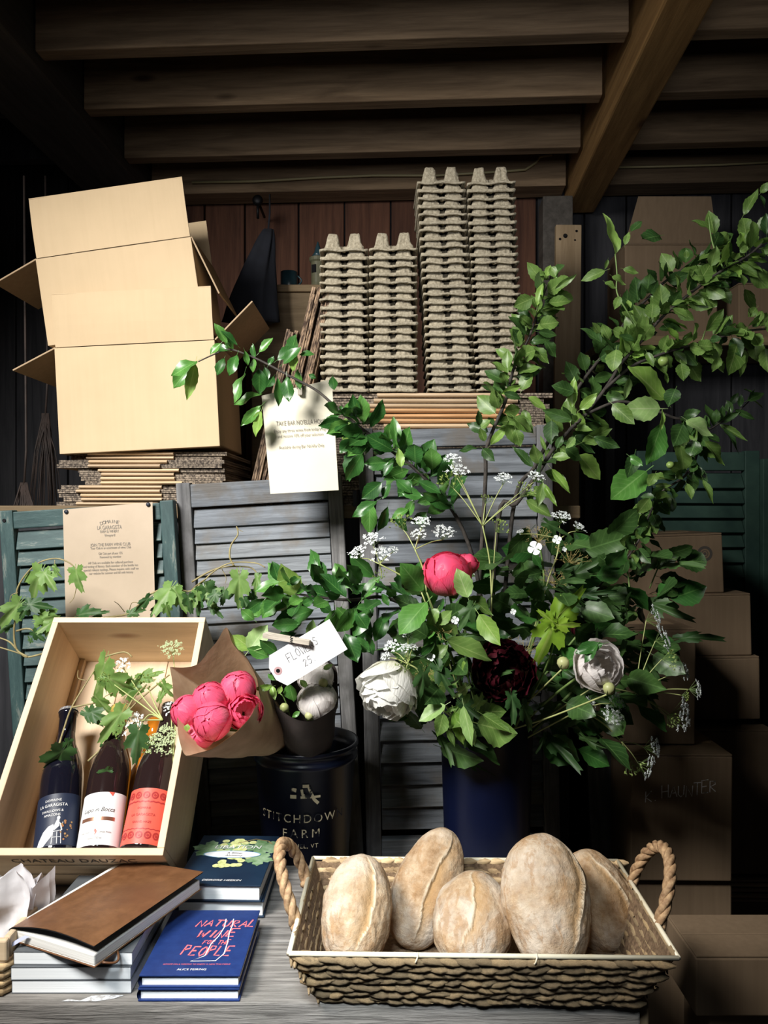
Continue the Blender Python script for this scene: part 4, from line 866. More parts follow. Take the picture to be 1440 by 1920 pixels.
def loaf(label, A, B, wid, thk, seed, ridge, side, skew=0):
    A = P(*A); B = P(*B); ax = B-A; Ln = ax.length; c = (A+B)/2; M = frame(c, ax.cross(Vector((0, -.8, .6))).normalized(), ax)      # y' along loaf, z' to the front
    b = MB(); NU, NV = 150, 70; uvs = []
    def f(u, v):
        t = v; a = u*2*math.pi; yy = -math.cos(math.pi*t)*.5; base = max(math.sin(math.pi*t), 1e-3)**.72*(1+.10*math.cos(math.pi*t)*skew)*(1-(.2+.2*skew)*max(0, yy*2)**2)
        x = math.cos(a); z = math.sin(a); nx = noise.noise(Vector((x*1.3+seed, yy*3, z*1.3))); n2 = noise.noise(Vector((x*4+seed, yy*9, z*4))); n3 = noise.noise(Vector((x*11+seed, yy*26, z*11)))
        rr = 1+.06*nx+.03*n2-.035*max(0, .35-abs(noise.noise(Vector((x*2.2+seed+9, yy*6+2*x, z*2.2)))))-.02*max(0, .3-abs(noise.noise(Vector((x*5+seed+3, yy*14, z*5)))))+.014*n3+.006*noise.noise(Vector((x*25+seed, yy*60, z*25))); e = 0; k = 0
        rc = ridge+.25*math.sin(yy*4+seed)+.10*noise.noise(Vector((seed, yy*7, 0)))                # angle offset of the slash from the front
        da = ((a-(math.pi/2-rc)+math.pi) % (2*math.pi))-math.pi; win = max(0, 1-(abs(yy)/.46)**4)
        if 0 < da*side < .5: rr -= .055*win*math.exp(-(da*side/.22)**2)*1.0; k = win*math.exp(-(da*side/.3)**2)
        if -.22 < da*side <= 0: rr += .05*win*math.exp(-(da/.1)**2); e = win*math.exp(-(da/.06)**2)
        uvs.append((max(0, e), max(0, k)))
        return (x*wid/2*base*rr, yy*Ln*(1+.03*nx), z*thk/2*base*rr)
    b.grid(f, NU, NV, None, True); b.uv = uvs
    tag(put('bread_loaf', b.mesh('bread_loaf', K['bread'], True), None, M), label, 'bread', 'loaves in the basket')
loaf('floured bread loaf nearest the left rope handle, with a soft central seam', (655, 1812, 1.045), (682, 1606, 1.15), .1, .085, 1.3, .3, 1)
loaf('floured bread loaf standing tilted at the back of the basket, behind two others', (758, 1775, 1.15), (842, 1556, 1.225), .1, .08, 4.7, .35, -1)
loaf('short browned bread loaf low in the middle of the basket, with a cracked crust', (872, 1815, 1.045), (900, 1640, 1.15), .113, .085, 8.1, -.3, -1)
loaf('largest pale bread loaf at the front of the basket, with a curved crust ridge', (1042, 1818, 1.03), (1008, 1566, 1.14), .124, .09, 12.9, .75, 1, -.3)
loaf('shadowed bread loaf behind the largest one, beside the right rope handle', (1160, 1785, 1.15), (1085, 1596, 1.225), .105, .085, 15.2, .5, 1)

# ------------------------------------------------------------------ paper signs
def sign(name, label, corners, d, m, cat='notice', bow=0):
    TL, TR, BR, BL = [P(p[0], p[1], d) for p in corners]; c = (TL+TR+BR+BL)/4; o = thing(name, label, cat, (BL+BR)/2)
    b, n = quad_sheet(name, TL, TR, BR, BL, m, .0006, bow); put('sheet', b.mesh('sheet', m, True), o)
    return o, c, (TR+BR-TL-BL).normalized(), (TL+TR-BL-BR).normalized()
def sline(o, s, px, py, d, size, m, roll, sq=1, name='lettering', dy=0):
    p = P(px, py, d); put(name, text_mesh(s, size, m, squash=sq), o, T(p) @ RX(90) @ RZ(roll))
nt_, c, ex, ez = sign('price_notice', 'cream paper notice about taking wine home, pegged to the branch', ((490.5, 742), (622, 711), (635, 919), (507, 926)), 1.6, K['cream'])
for s_, px, py, sz, m_ in (("TAKE BAR NO'ELLA HOME", 564, 792, .0132, K['ink']), ("Enjoy any three wines from today's flight", 564, 806, .0094, K['ink']), ('and receive 10% off your selection', 563, 816, .0094, K['ink']), ("Available during Bar No'ella Only", 565, 837, .0094, K['ink'])):
    me = text_mesh(s_, sz, m_); xs = [v.co.x for v in me.vertices]; tgt = {0: 93, 1: 101, 2: 86, 3: 85}[(792, 806, 816, 837).index(py)]/1442*1.6; k = tgt/(max(xs)-min(xs))
    put('lettering', me, nt_, T(P(px, py, 1.5975)) @ RX(90) @ RZ(3.2) @ S(k, 1, 1))
ks, c, ex, ez = sign('kraft_notice', 'brown kraft paper notice for the wine club, pinned to the green shutter', ((118, 955.5), (286, 941.5), (291.5, 1160), (123.6, 1166)), 1.696, K['kraftsign'])
for i, ch in enumerate('DOMAINE'):
    a = (i-3)*9; sline(ks, ch, 205.5+22*math.sin(math.radians(a))*1.55, 1000-22*math.cos(math.radians(a))-1.2*(i-3)*.3, 1.6945, .0105, K['ink'], 2-a*.6)
for s_, px, py, wpx, sz, m_ in (('LA GARAGISTA', 205, 989, 46, .0125, K['ink']), ('FARM & WINERY', 205, 996.5, 35, .0085, K['ink']), ('Vineyard', 205.5, 1003.5, 20, .008, K['ink']), ('JOIN THE FARM WINE CLUB', 207, 1021, 75, .0095, K['ink']), ('Your Club in an assortment of wines Club', 207.5, 1027, 76, .0075, K['ink']),
        ('Gift Club part all year 15%', 207, 1037.5, 45, .0075, K['ink']), ('Renewed by member', 207, 1044, 40, .0075, K['ink']), ('All Club are available for cellared purchase', 207, 1054.5, 84, .0075, K['ink']), ('and tasting of library. Each member of the bottle has', 207, 1061, 103, .0075, K['ink']), ('special release tastings. Please inquire with staff on', 208, 1067.5, 103, .0075, K['ink']), ('our website for summer and fall with history', 208, 1074, 82, .0075, K['ink'])):
    me = text_mesh(s_, sz, m_); xs = [v.co.x for v in me.vertices]; k = wpx/1442*1.695/(max(xs)-min(xs)); put('lettering', me, ks, T(P(px, py, 1.6945)) @ RX(90) @ RZ(2.2) @ S(k, 1, 1))
for px, py in ((124.5, 959.5), (278, 946), ): put('pin', MB().lathe([(.0048, 0), (.0046, .002), (.002, .0034), (0, .0035)], 14, T(P(px, py, 1.6948)) @ RX(90), True, False).mesh('pin', K['pinmat'], True), ks)
def peg(label, a, b_, d0, d1, roll=0):
    A = P(a[0], a[1], d0); B = P(b_[0], b_[1], d1); M = frame(A, B-A, Vector((0, 0, 1)) if abs((B-A).normalized().z) < .8 else Vector((-1, 0, 0))) @ RX(roll); ln = (B-A).length; o = thing('clothes_peg', label, 'peg', A)
    for s in (-1, 1):
        b = MB(); h0 = .0095; h1 = .0045
        b.add([(0, -.0045, s*.003), (0, .0045, s*.003), (ln, .0045, s*.0005), (ln, -.0045, s*.0005), (0, -.0045, s*h0), (0, .0045, s*h0), (ln*.6, .0045, s*.0065), (ln*.6, -.0045, s*.0065), (ln, .0045, s*h1), (ln, -.0045, s*h1)],
              [(0, 1, 2, 3), (4, 7, 6, 5), (7, 9, 8, 6), (0, 4, 5, 1), (3, 2, 8, 9), (0, 3, 9, 7, 4), (1, 5, 6, 8, 2)])
        put('prong', b.mesh('prong', K['peg']), o, M, .0006)
    pts = [(ln*.62+.0042*math.cos(2*math.pi*k/10), -.006+.012*k/40, .0075*math.sin(2*math.pi*k/10)) for k in range(41)]
    put('spring', MB().tube(pts, .0008, 5).mesh('spring', K['iron'], True), o, M); return o
peg('weathered wooden clothes peg holding the cream notice to the branch', (562, 700), (563, 741), 1.592, 1.592)
peg('grey wooden clothes peg clipped to the white price tag', (496, 1190), (581, 1205), 1.37, 1.352)
tg_ = thing('price_tag', 'white card tag lettered with the flower price, above the white peonies', 'tag', P(575, 1225, 1.36))
A = P(511, 1264, 1.36); B = P(634.5, 1189, 1.36); TM = frame(A, B-A, Vector((.3, 0, 1))); ln = (B-A).length; hw_ = .031
out_ = [(0, -.012), (.012, -hw_), (ln, -hw_), (ln, hw_), (.012, hw_), (0, .012)]
b = MB(); poly(b, out_, 0); poly(b, out_[::-1], -.0006); put('card', b.mesh('card', K['whitepaper']), tg_, TM)
b = MB(); ring(b, .0115, 0, .0035, .0075); put('reinforcement_ring', b.mesh('reinforcement_ring', mat('dusty_pink_ring', (.5, .32, .33))), tg_, TM @ T(0, 0, .0004)); b = MB(); disc(b, .0115, 0, .0036); put('eyelet', b.mesh('eyelet', K['iron']), tg_, TM @ T(0, 0, .0006))
put('pencil_lettering', hand_mesh('FLOWERS', .0155, .0011, K['pencil'], .02, .08, 3, .15, .5), tg_, TM @ T(ln*.50, .0105, .0005)); put('pencil_lettering', hand_mesh('25.', .0125, .0011, K['pencil'], .1, .05, 3, .2), tg_, TM @ T(ln*.5, -.012, .0005))
# ------------------------------------------------------------------ leaves, petals, umbels
def leaf_mesh(k, mat, shape):
    r = random.Random(k*7+len(shape)); b = MB(); uvs = []; nt_ = 12
    fold = r.uniform(.15, .5); curl = r.uniform(-.35, .15); tw = r.uniform(-.5, .5); wav = r.uniform(.02, .06); ph = r.uniform(0, 6)
    pk = {'ovate': .42, 'ellip': .5, 'lance': .45, 'round': .5}[shape]; us = (-1, -.5, 0, .5, 1)
    for j in range(nt_):
        t = j/(nt_-1)
        e = {'ovate': math.sin(math.pi*t**.82)**.8, 'ellip': math.sin(math.pi*t)**.85, 'lance': math.sin(math.pi*t**.8), 'round': max(0, 1-(2*t-1)**2)**.5}[shape] if 0 < t < 1 else .03
        if t > .75 and shape != 'round': e *= 1-.25*(t-.75)/.25
        for u in us:
            x = u*.5*e; s = tw*(t-.5); ser = 1+(.05*(1 if j % 2 else -1) if abs(u) == 1 else 0); x *= ser
            z = fold*abs(x)*.5+curl*(t*t)*.35+wav*math.sin(ph+t*9)*abs(u)
            b.v.append(Vector((x*math.cos(s)-z*math.sin(s)*.5, t, z*math.cos(s)+x*math.sin(s)*.6))); uvs.append((.5+u*.5, t))
    for j in range(nt_-1):
        for i in range(4): a = j*5+i; b.f.append((a, a+1, a+6, a+5))
    n = len(b.v); b.add([(-.014, -.2, -.01), (.014, -.2, -.01), (.012, .02, .0), (-.012, .02, .0)], [(0, 1, 2, 3)]); uvs += [(.5, 0)]*4
    b.uv = uvs; return b.mesh('leaf', mat, True)
def lobed_mesh(k, mat, kind):
    r = random.Random(k*13+5); b = MB(); uvs = []; n = 44
    lob = {'grape': [(90, 1, 40), (35, .82, 36), (145, .82, 36), (-15, .6, 36), (195, .6, 36)], 'maple': [(90, 1, 33), (33, .74, 34), (147, .74, 34), (-25, .5, 34), (205, .5, 34)]}[kind]
    dr = r.uniform(.25, .7); ph = r.uniform(0, 6); cup = r.uniform(-.2, .3)
    ringv = [[], []]; b.v.append(Vector((0, .0, 0))); uvs.append((.5, 0))
    for k2, fr in enumerate((.55, 1)):
        for i in range(n+1):
            a = math.radians(-62+304*i/n); ad = math.degrees(a); q = .34
            for la, lr, lw in lob: q = max(q, lr*math.exp(-((ad-la)/lw)**2*1.1))
            q *= (1+(.075 if i % 2 else -.06)) if fr == 1 else .96
            x, y = q*fr*math.cos(a)*.62, q*fr*math.sin(a); rr = math.hypot(x, y)
            z = -dr*rr*rr*.55+.05*math.sin(ph+5*a)*rr*1.4+cup*abs(x)*.8
            ringv[k2].append(len(b.v)); b.v.append(Vector((x, y, z))); uvs.append((.5+x*.7, max(0, y)))
    for i in range(n): b.f.append((0, ringv[0][i], ringv[0][i+1])); b.f.append((ringv[0][i], ringv[1][i], ringv[1][i+1], ringv[0][i+1]))
    b.add([(-.014, -.34, .0), (.014, -.34, .0), (.012, .02, .0), (-.012, .02, .0)], [(0, 1, 2, 3)]); uvs += [(.5, 0)]*4
    b.uv = uvs; return b.mesh('leaf', mat, True)
LM = {}
for nm, sh in (('apple', 'ovate'), ('appled', 'ovate'), ('bright', 'ovate'), ('pale', 'ovate'), ('gloss', 'ellip'), ('glossm', 'ellip')):
    LM[nm] = [leaf_mesh(k, L[nm], sh) for k in range(5)]
    LM[nm+'_l'] = [leaf_mesh(k+20, L[nm], 'lance') for k in range(3)]; LM[nm+'_r'] = [leaf_mesh(k+40, L[nm], 'round') for k in range(3)]
for nm in ('grape', 'graped'): LM[nm] = [lobed_mesh(k, L[nm], 'grape') for k in range(4)]
for nm in ('maple', 'mapled'): LM[nm] = [lobed_mesh(k, L[nm], 'maple') for k in range(3)]
for nm in ('pale', 'bright'): LM[nm+'_m'] = [lobed_mesh(k+9, L[nm], 'maple') for k in range(2)]
pr = random.Random(11)
def leaf3(o, A, Bv, wid, kind, roll=0, nrm=Vector((0, -1, .25))):
    y = Bv-A; ln = y.length
    if ln < 1e-4: return
    y = y/ln; x = y.cross(nrm)
    if x.length < .05: x = y.cross(Vector((1, 0, 0)))
    x.normalize(); z = x.cross(y); M = Matrix.Identity(4)
    q = Matrix.Rotation(math.radians(roll), 3, y); x = q @ x; z = q @ z
    for i in range(3): M[i][0] = x[i]*wid*ln; M[i][1] = y[i]*ln; M[i][2] = z[i]*ln; M[i][3] = A[i]
    put('leaf', pr.choice(LM[kind]), o, M)
def leaves(o, crop, depth, rows, jd=.03, roll=35, tip=1):
    x0, y0, s = crop
    for bx, by, tx, ty, w, kind in rows:
        d = depth+pr.uniform(-jd, jd); A = P(x0+bx/s, y0+by/s, d); ln = math.hypot(tx-bx, ty-by)/s/1442*d
        leaf3(o, A, P(x0+tx/s, y0+ty/s, d+pr.uniform(-.45, .3)*ln*tip), w*(1.35 if kind.startswith('grap') else 1.08), kind, pr.uniform(-roll, roll))
def path(crop, pts, d0, d1):
    x0, y0, s = crop; n = len(pts)
    return [P(x0+p[0]/s, y0+p[1]/s, d0+(d1-d0)*i/(n-1)) for i, p in enumerate(pts)]
def smooth_path(pts, m=5):
    out = []; n = len(pts)
    for i in range(n-1):
        p0, p1, p2, p3 = pts[max(i-1, 0)], pts[i], pts[i+1], pts[min(i+2, n-1)]
        for k in range(m):
            t = k/m; out.append(.5*((2*p1)+(p2-p0)*t+(2*p0-5*p1+4*p2-p3)*t*t+(3*p1-p0-3*p2+p3)*t**3))
    return out+[pts[-1]]
def stem(o, pts, r0, r1, m, name='stem', parent=None): return put(name, MB().tube(smooth_path(pts), [r0, r1], 7).mesh(name, m, True), parent or o)
def scatter(o, pts, n, l0, l1, kinds, w=(.45, .65), spread=1.0, down=.15, t0=0, t1=1, off=.0):
    sp = smooth_path(pts, 6); m = len(sp)
    for k in range(n):
        f = t0+(t1-t0)*(k+pr.random())/n; i = min(int(f*(m-1)), m-2); p = sp[i].lerp(sp[i+1], f*(m-1)-i); t = (sp[i+1]-sp[i]).normalized()
        a = pr.uniform(0, 2*math.pi); side = t.orthogonal().normalized(); side = Matrix.Rotation(a, 3, t) @ side
        d = (side*spread+t*pr.uniform(.1, .9)+Vector((0, -.2, -down))).normalized(); ln = pr.uniform(l0, l1); A = p+side*(ln*.2+off*pr.random())
        leaf3(o, A, A+d*ln, pr.uniform(*w), pr.choice(kinds), pr.uniform(-50, 50), Vector((pr.uniform(-.4, .4), -1, pr.uniform(0, .8))))
VM = Vector((VX, VY, TT+.26))                                  # mouth of the vase
R6 = (940, 320, 2.88); R3 = (620, 780, 2.769); R2 = (360, 680, 3.6); R6b = (300, 1100, 3.4275); R1 = (0, 900, 3.6); R5 = (0, 1140, 3.273); R4 = (940, 860, 2.88); R4b = (400, 300, 2.909)
def branch(label, pts, r0, r1, m, name='apple_branch', cat='branch', base=None):
    o = thing(name, label, cat, pts[0]); stem(o, pts, r0, r1, m); return o

# long apple branch to the upper corner
p1 = [VM+Vector((.0, .0, -.05))]+path(R6, [(-20, 1900), (80, 1800), (200, 1630), (270, 1520), (370, 1400), (440, 1330), (560, 1180), (650, 1040), (740, 940), (880, 780), (1050, 640), (1190, 540), (1330, 460), (1460, 350)], 1.5, 1.4)
a1 = branch('long apple branch reaching from the vase to the upper corner, thick with round leaves', p1, .0048, .002, K['bark'])
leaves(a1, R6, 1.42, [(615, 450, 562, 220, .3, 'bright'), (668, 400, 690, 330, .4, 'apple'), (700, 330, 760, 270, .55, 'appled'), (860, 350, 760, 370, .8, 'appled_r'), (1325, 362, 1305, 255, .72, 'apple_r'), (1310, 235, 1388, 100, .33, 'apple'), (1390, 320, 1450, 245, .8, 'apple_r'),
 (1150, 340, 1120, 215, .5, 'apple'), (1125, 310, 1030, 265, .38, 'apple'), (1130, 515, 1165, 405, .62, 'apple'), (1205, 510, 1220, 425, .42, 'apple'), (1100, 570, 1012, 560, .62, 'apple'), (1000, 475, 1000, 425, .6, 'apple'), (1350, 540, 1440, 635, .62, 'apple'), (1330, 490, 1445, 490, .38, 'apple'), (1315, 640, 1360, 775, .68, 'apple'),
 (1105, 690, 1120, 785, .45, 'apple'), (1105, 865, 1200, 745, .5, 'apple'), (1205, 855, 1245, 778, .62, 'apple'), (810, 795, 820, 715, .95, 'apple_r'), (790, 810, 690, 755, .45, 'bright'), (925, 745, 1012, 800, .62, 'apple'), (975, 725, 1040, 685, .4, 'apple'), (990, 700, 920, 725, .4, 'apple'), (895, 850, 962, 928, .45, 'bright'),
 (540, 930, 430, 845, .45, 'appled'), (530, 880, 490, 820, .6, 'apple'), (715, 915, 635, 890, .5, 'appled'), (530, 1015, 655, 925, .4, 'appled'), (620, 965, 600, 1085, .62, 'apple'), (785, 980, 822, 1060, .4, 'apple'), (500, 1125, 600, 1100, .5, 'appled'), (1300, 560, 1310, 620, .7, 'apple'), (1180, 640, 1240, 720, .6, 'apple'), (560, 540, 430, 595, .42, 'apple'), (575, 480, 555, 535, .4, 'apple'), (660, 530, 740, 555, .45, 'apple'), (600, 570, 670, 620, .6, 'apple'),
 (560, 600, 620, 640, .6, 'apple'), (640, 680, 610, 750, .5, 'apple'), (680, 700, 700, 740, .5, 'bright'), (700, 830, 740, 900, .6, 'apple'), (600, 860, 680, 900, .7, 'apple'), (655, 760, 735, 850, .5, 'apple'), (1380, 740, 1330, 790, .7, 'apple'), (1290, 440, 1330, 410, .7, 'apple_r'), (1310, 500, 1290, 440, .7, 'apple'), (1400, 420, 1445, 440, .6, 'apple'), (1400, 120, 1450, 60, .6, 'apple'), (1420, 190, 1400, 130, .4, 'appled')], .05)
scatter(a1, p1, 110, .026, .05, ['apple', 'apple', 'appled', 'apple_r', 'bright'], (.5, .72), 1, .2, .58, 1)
scatter(a1, p1, 40, .035, .06, ['appled', 'apple'], (.4, .6), 1, .2, .15, .58)
for pts in ([(615, 450), (625, 560), (625, 660), (680, 760), (740, 860)], [(1120, 250), (1130, 340), (1150, 420), (1200, 530)], [(1100, 865), (1080, 920), (1030, 950)]): stem(a1, path(R6, pts, 1.42, 1.42), .0012, .0016, K['stem_g'], 'twig')
leaves(a1, R6, 1.42, [(380, 1280, 395, 1110, .3, 'bright'), (425, 1290, 520, 1200, .42, 'bright'), (412, 1305, 445, 1412, .42, 'bright'), (390, 1195, 272, 1160, .62, 'appled'), (380, 1345, 220, 1290, .36, 'appled'), (420, 1535, 533, 1670, .55, 'bright'), (440, 1465, 595, 1390, .45, 'apple'), (270, 1350, 268, 1480, .6, 'appled'), (225, 1685, 198, 1815, .38, 'apple'), (228, 1690, 302, 1815, .2, 'bright'), (270, 1610, 372, 1742, .24, 'bright'),
 (350, 1500, 430, 1565, .6, 'appled'), (395, 1440, 350, 1500, .5, 'pale'), (480, 1310, 595, 1445, .3, 'apple'), (500, 1440, 640, 1495, .4, 'appled'), (240, 1510, 210, 1430, .25, 'apple'), (170, 1600, 60, 1490, .3, 'appled'), (300, 1500, 330, 1430, .5, 'appled')], .04)

p2 = [VM+Vector((.02, .03, -.05))]+path(R6, [(60, 1850), (180, 1600), (310, 1360), (430, 1150), (560, 980), (690, 790), (780, 700), (870, 610), (1000, 520), (1080, 475), (1180, 400)], 1.52, 1.56)
a2 = branch('darker apple branch running behind the long one, with bare bark', p2, .0045, .0018, K['bark'])
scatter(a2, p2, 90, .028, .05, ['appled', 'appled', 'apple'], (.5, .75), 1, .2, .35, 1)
p3 = path(R6, [(560, 1180), (700, 1060), (840, 1000), (960, 960), (1150, 910), (1290, 870), (1480, 850)], 1.43, 1.36)
a3 = branch('slim apple branch leaving the picture level at the edge, its leaves hanging down', p3, .003, .0018, K['bark'])
leaves(a3, R6, 1.39, [(1060, 945, 1142, 950, .88, 'apple_r'), (970, 1040, 985, 1135, .72, 'apple'), (1008, 1030, 1075, 1140, .6, 'apple'), (1180, 1000, 1135, 1088, .5, 'apple'), (1275, 935, 1225, 1105, .6, 'apple'), (1300, 960, 1288, 1115, .45, 'apple'), (1365, 915, 1382, 1032, .68, 'apple'), (1425, 960, 1440, 1090, .6, 'apple'), (930, 975, 970, 1015, .5, 'apple'), (1030, 970, 1030, 1030, .5, 'apple'), (1190, 880, 1245, 780, .6, 'apple'), (1400, 840, 1430, 765, .7, 'apple_r'), (880, 1090, 900, 1150, .5, 'apple'), (1150, 1010, 1200, 1090, .5, 'apple'), (690, 1120, 660, 1240, .4, 'pale'), (1345, 790, 1335, 740, .6, 'apple')], .04)
scatter(a3, p3, 44, .026, .045, ['apple', 'apple_r', 'appled'], (.5, .7), 1, .5, .3, 1)
p4 = path(R6, [(450, 1320), (620, 1250), (760, 1270), (920, 1330), (1000, 1360), (1060, 1500), (1000, 1640), (860, 1740), (800, 1860), (740, 2000), (680, 2090)], 1.42, 1.4)
a4 = branch('drooping apple branch with the largest pale leaves and small green apples', p4, .003, .0016, K['bark'])
leaves(a4, R6, 1.33, [(880, 1240, 685, 1055, .72, 'bright'), (860, 1285, 655, 1285, .62, 'pale'), (1000, 1345, 1140, 1440, .8, 'pale'), (870, 1360, 785, 1590, .5, 'glossm'), (980, 1370, 930, 1490, .75, 'appled'), (785, 1620, 590, 1775, .55, 'glossm'), (965, 1485, 990, 1610, .85, 'apple_r'), (1105, 1460, 1200, 1595, .45, 'apple'), (830, 1635, 790, 1705, .6, 'apple'), (1000, 1690, 1030, 1775, .5, 'apple'), (690, 1540, 765, 1595, .5, 'glossm'), (895, 1740, 835, 1765, .8, 'apple_r'), (800, 1770, 735, 1850, .75, 'apple'), (720, 1530, 680, 1660, .5, 'appled'), (600, 1260, 720, 1370, .5, 'apple'), (1050, 1460, 1020, 1540, .8, 'appled_r'), (940, 1180, 900, 1270, .7, 'appled'), (860, 1400, 870, 1290, .25, 'bright'), (830, 1700, 920, 1700, .3, 'apple'), (1090, 1670, 1145, 1800, .25, 'apple')], .03)
scatter(a4, p4, 80, .024, .042, ['appled', 'apple', 'appled_r'], (.5, .7), 1, .3, .35, 1)
fru = lambda o, crop, x, y, r, d: put('fruit', MB().lathe([(0, -.9), (.5, -.82), (.95, -.2), (.95, .3), (.55, .8), (.1, .72), (0, .7)], 16, T(P(crop[0]+x/crop[2], crop[1]+y/crop[2], d)) @ S(r/crop[2]/1442*d) @ RX(20), False, False).mesh('fruit', K['fruit'], True), o)
fru(a4, R6, 875, 1030, 30, 1.38); fru(a4, R6, 912, 1590, 22, 1.34)
p4b = path(R6, [(990, 1340), (1100, 1400), (1170, 1370), (1290, 1290), (1380, 1200)], 1.44, 1.5); a5 = branch('shadowed apple twig with limp narrow leaves at the picture edge', p4b, .0018, .001, K['bark'])
leaves(a5, R6, 1.48, [(1180, 1370, 1330, 1460, .2, 'apple'), (1170, 1360, 1290, 1300, .3, 'appled'), (1260, 1290, 1370, 1345, .25, 'appled'), (1200, 1390, 1285, 1530, .22, 'appled'), (1150, 1380, 1100, 1260, .4, 'appled'), (1240, 1260, 1280, 1200, .5, 'appled'), (1330, 1240, 1420, 1200, .4, 'appled')], .03)
scatter(a5, p4b, 14, .02, .04, ['appled'], (.35, .6))
# tall sprig beside the egg cartons
p5 = [VM+Vector((-.03, .02, -.04))]+path(R6, [(-90, 1750), (-80, 1500), (20, 1250), (60, 1090), (95, 1000), (150, 900), (190, 780), (240, 640), (285, 520)], 1.5, 1.52)
a6 = branch('upright apple sprig rising in front of the tall egg cartons', p5, .0045, .0012, K['bark'])
leaves(a6, R6, 1.48, [(165, 690, 65, 735, .75, 'apple'), (190, 740, 160, 670, .45, 'apple'), (245, 570, 265, 510, .6, 'bright'), (255, 560, 190, 560, .5, 'apple'), (290, 640, 408, 560, .25, 'apple'), (195, 730, 228, 600, .3, 'bright'), (255, 715, 378, 705, .5, 'apple'), (205, 830, 312, 820, .72, 'apple'), (178, 955, 255, 1045, .5, 'apple'), (240, 920, 292, 1010, .6, 'appled'), (35, 1070, 30, 970, .55, 'apple'), (110, 1185, 165, 1085, .65, 'apple'), (0, 1205, 108, 1160, .32, 'bright'), (145, 1225, 242, 1295, .6, 'bright'), (160, 750, 80, 760, .5, 'appled'), (70, 1330, 175, 1415, .55, 'apple'), (40, 1350, 80, 1480, .6, 'apple'), (200, 870, 300, 890, .4, 'appled'), (120, 1290, 150, 1400, .45, 'apple'), (270, 520, 300, 580, .6, 'apple')], .03)
leaves(a6, R3, 1.47, [(1040, 80, 955, 10, .5, 'apple'), (960, 70, 985, 160, .6, 'apple'), (830, 150, 925, 45, .3, 'bright'), (770, 50, 765, -30, .5, 'appled'), (800, 130, 775, 60, .5, 'apple'), (760, 165, 665, 185, .4, 'appled'), (790, 170, 850, 235, .6, 'appled'), (780, 60, 830, 20, .8, 'apple'), (900, -120, 990, -90, .4, 'appled')], .03)
scatter(a6, p5, 80, .03, .055, ['appled', 'apple', 'appled', 'apple_r'], (.45, .7), 1, .1, .25, .95)
# dark glossy branch arching to the cardboard box
p6 = [VM+Vector((-.04, -.01, -.04))]+path((0, 0, 1), [(905, 1200), (890, 1060), (850, 960), (790, 890), (740, 850), (689, 812), (658, 788), (623, 757), (590, 730), (537, 702), (500, 682), (470, 668), (430, 655), (400, 665), (372, 678)], 1.5, 1.56)
a7 = branch('dark plum branch arching over the cream notice to the open boxes, with glossy leaves', p6, .0046, .0013, K['bark'], 'plum_branch')
leaves(a7, R3, 1.45, [(325, 180, 185, 100, .62, 'gloss'), (345, 165, 325, 0, .33, 'glossm'), (368, 265, 352, 165, .42, 'bright'), (440, 245, 435, 145, .92, 'gloss_r'), (300, 240, 172, 250, .55, 'gloss'), (275, 310, 325, 245, .55, 'gloss'), (165, 195, 78, 335, .5, 'gloss'), (265, 345, 160, 430, .6, 'gloss'), (240, 440, 112, 528, .4, 'gloss'), (205, 440, 200, 615, .45, 'glossm'), (295, 470, 245, 600, .36, 'gloss'), (310, 350, 270, 430, .6, 'gloss'), (455, 340, 572, 402, .42, 'gloss'), (495, 410, 628, 478, .5, 'gloss'), (530, 280, 520, 165, .8, 'glossm'), (395, 530, 432, 430, .45, 'glossm'), (405, 480, 315, 535, .45, 'glossm'), (370, 400, 480, 420, .6, 'gloss'), (340, 330, 420, 400, .6, 'gloss'), (420, 330, 350, 420, .6, 'gloss'), (500, 500, 430, 560, .6, 'gloss'), (560, 430, 480, 400, .6, 'gloss'), (330, 520, 400, 600, .5, 'gloss')], .035)
leaves(a7, R4b, 1.55, [(75, 1000, 5, 890, .4, 'glossm'), (130, 1010, 40, 930, .35, 'gloss'), (85, 1040, 0, 1010, .5, 'gloss'), (60, 1080, 20, 1175, .5, 'gloss'), (130, 1060, 85, 1180, .4, 'gloss'), (170, 1040, 190, 1120, .4, 'glossm'), (225, 1090, 215, 1000, .35, 'gloss'), (250, 1050, 325, 970, .42, 'glossm'), (225, 1080, 215, 1160, .45, 'glossm'), (170, 1160, 120, 1330, .33, 'glossm'), (250, 1140, 250, 1280, .6, 'gloss'), (300, 1120, 330, 1070, .5, 'gloss'), (280, 1130, 300, 1200, .5, 'gloss'),
 (380, 1110, 480, 1020, .45, 'gloss'), (420, 1080, 445, 950, .7, 'gloss'), (470, 1060, 552, 1060, .55, 'gloss'), (430, 1150, 460, 1060, .55, 'bright'), (460, 1140, 475, 1255, .4, 'glossm'), (350, 1090, 460, 1010, .5, 'gloss'), (350, 1190, 355, 1345, .32, 'gloss'), (400, 1180, 415, 1320, .5, 'gloss'), (330, 1180, 290, 1240, .6, 'gloss'), (265, 1270, 115, 1340, .35, 'glossm'), (260, 1340, 150, 1450, .35, 'glossm'), (262, 1370, 225, 1510, .4, 'bright'), (520, 1170, 560, 1190, .6, 'gloss'), (650, 1180, 660, 1255, .7, 'gloss'),
 (745, 1400, 830, 1370, .6, 'gloss'), (735, 1400, 715, 1545, .42, 'bright'), (690, 1380, 700, 1340, .7, 'gloss'), (800, 1540, 735, 1750, .5, 'gloss'), (760, 1520, 690, 1600, .6, 'gloss'), (830, 1480, 850, 1560, .5, 'gloss'), (40, 1000, -20, 1060, .5, 'glossm'), (110, 1030, 60, 970, .5, 'glossm')], .03)
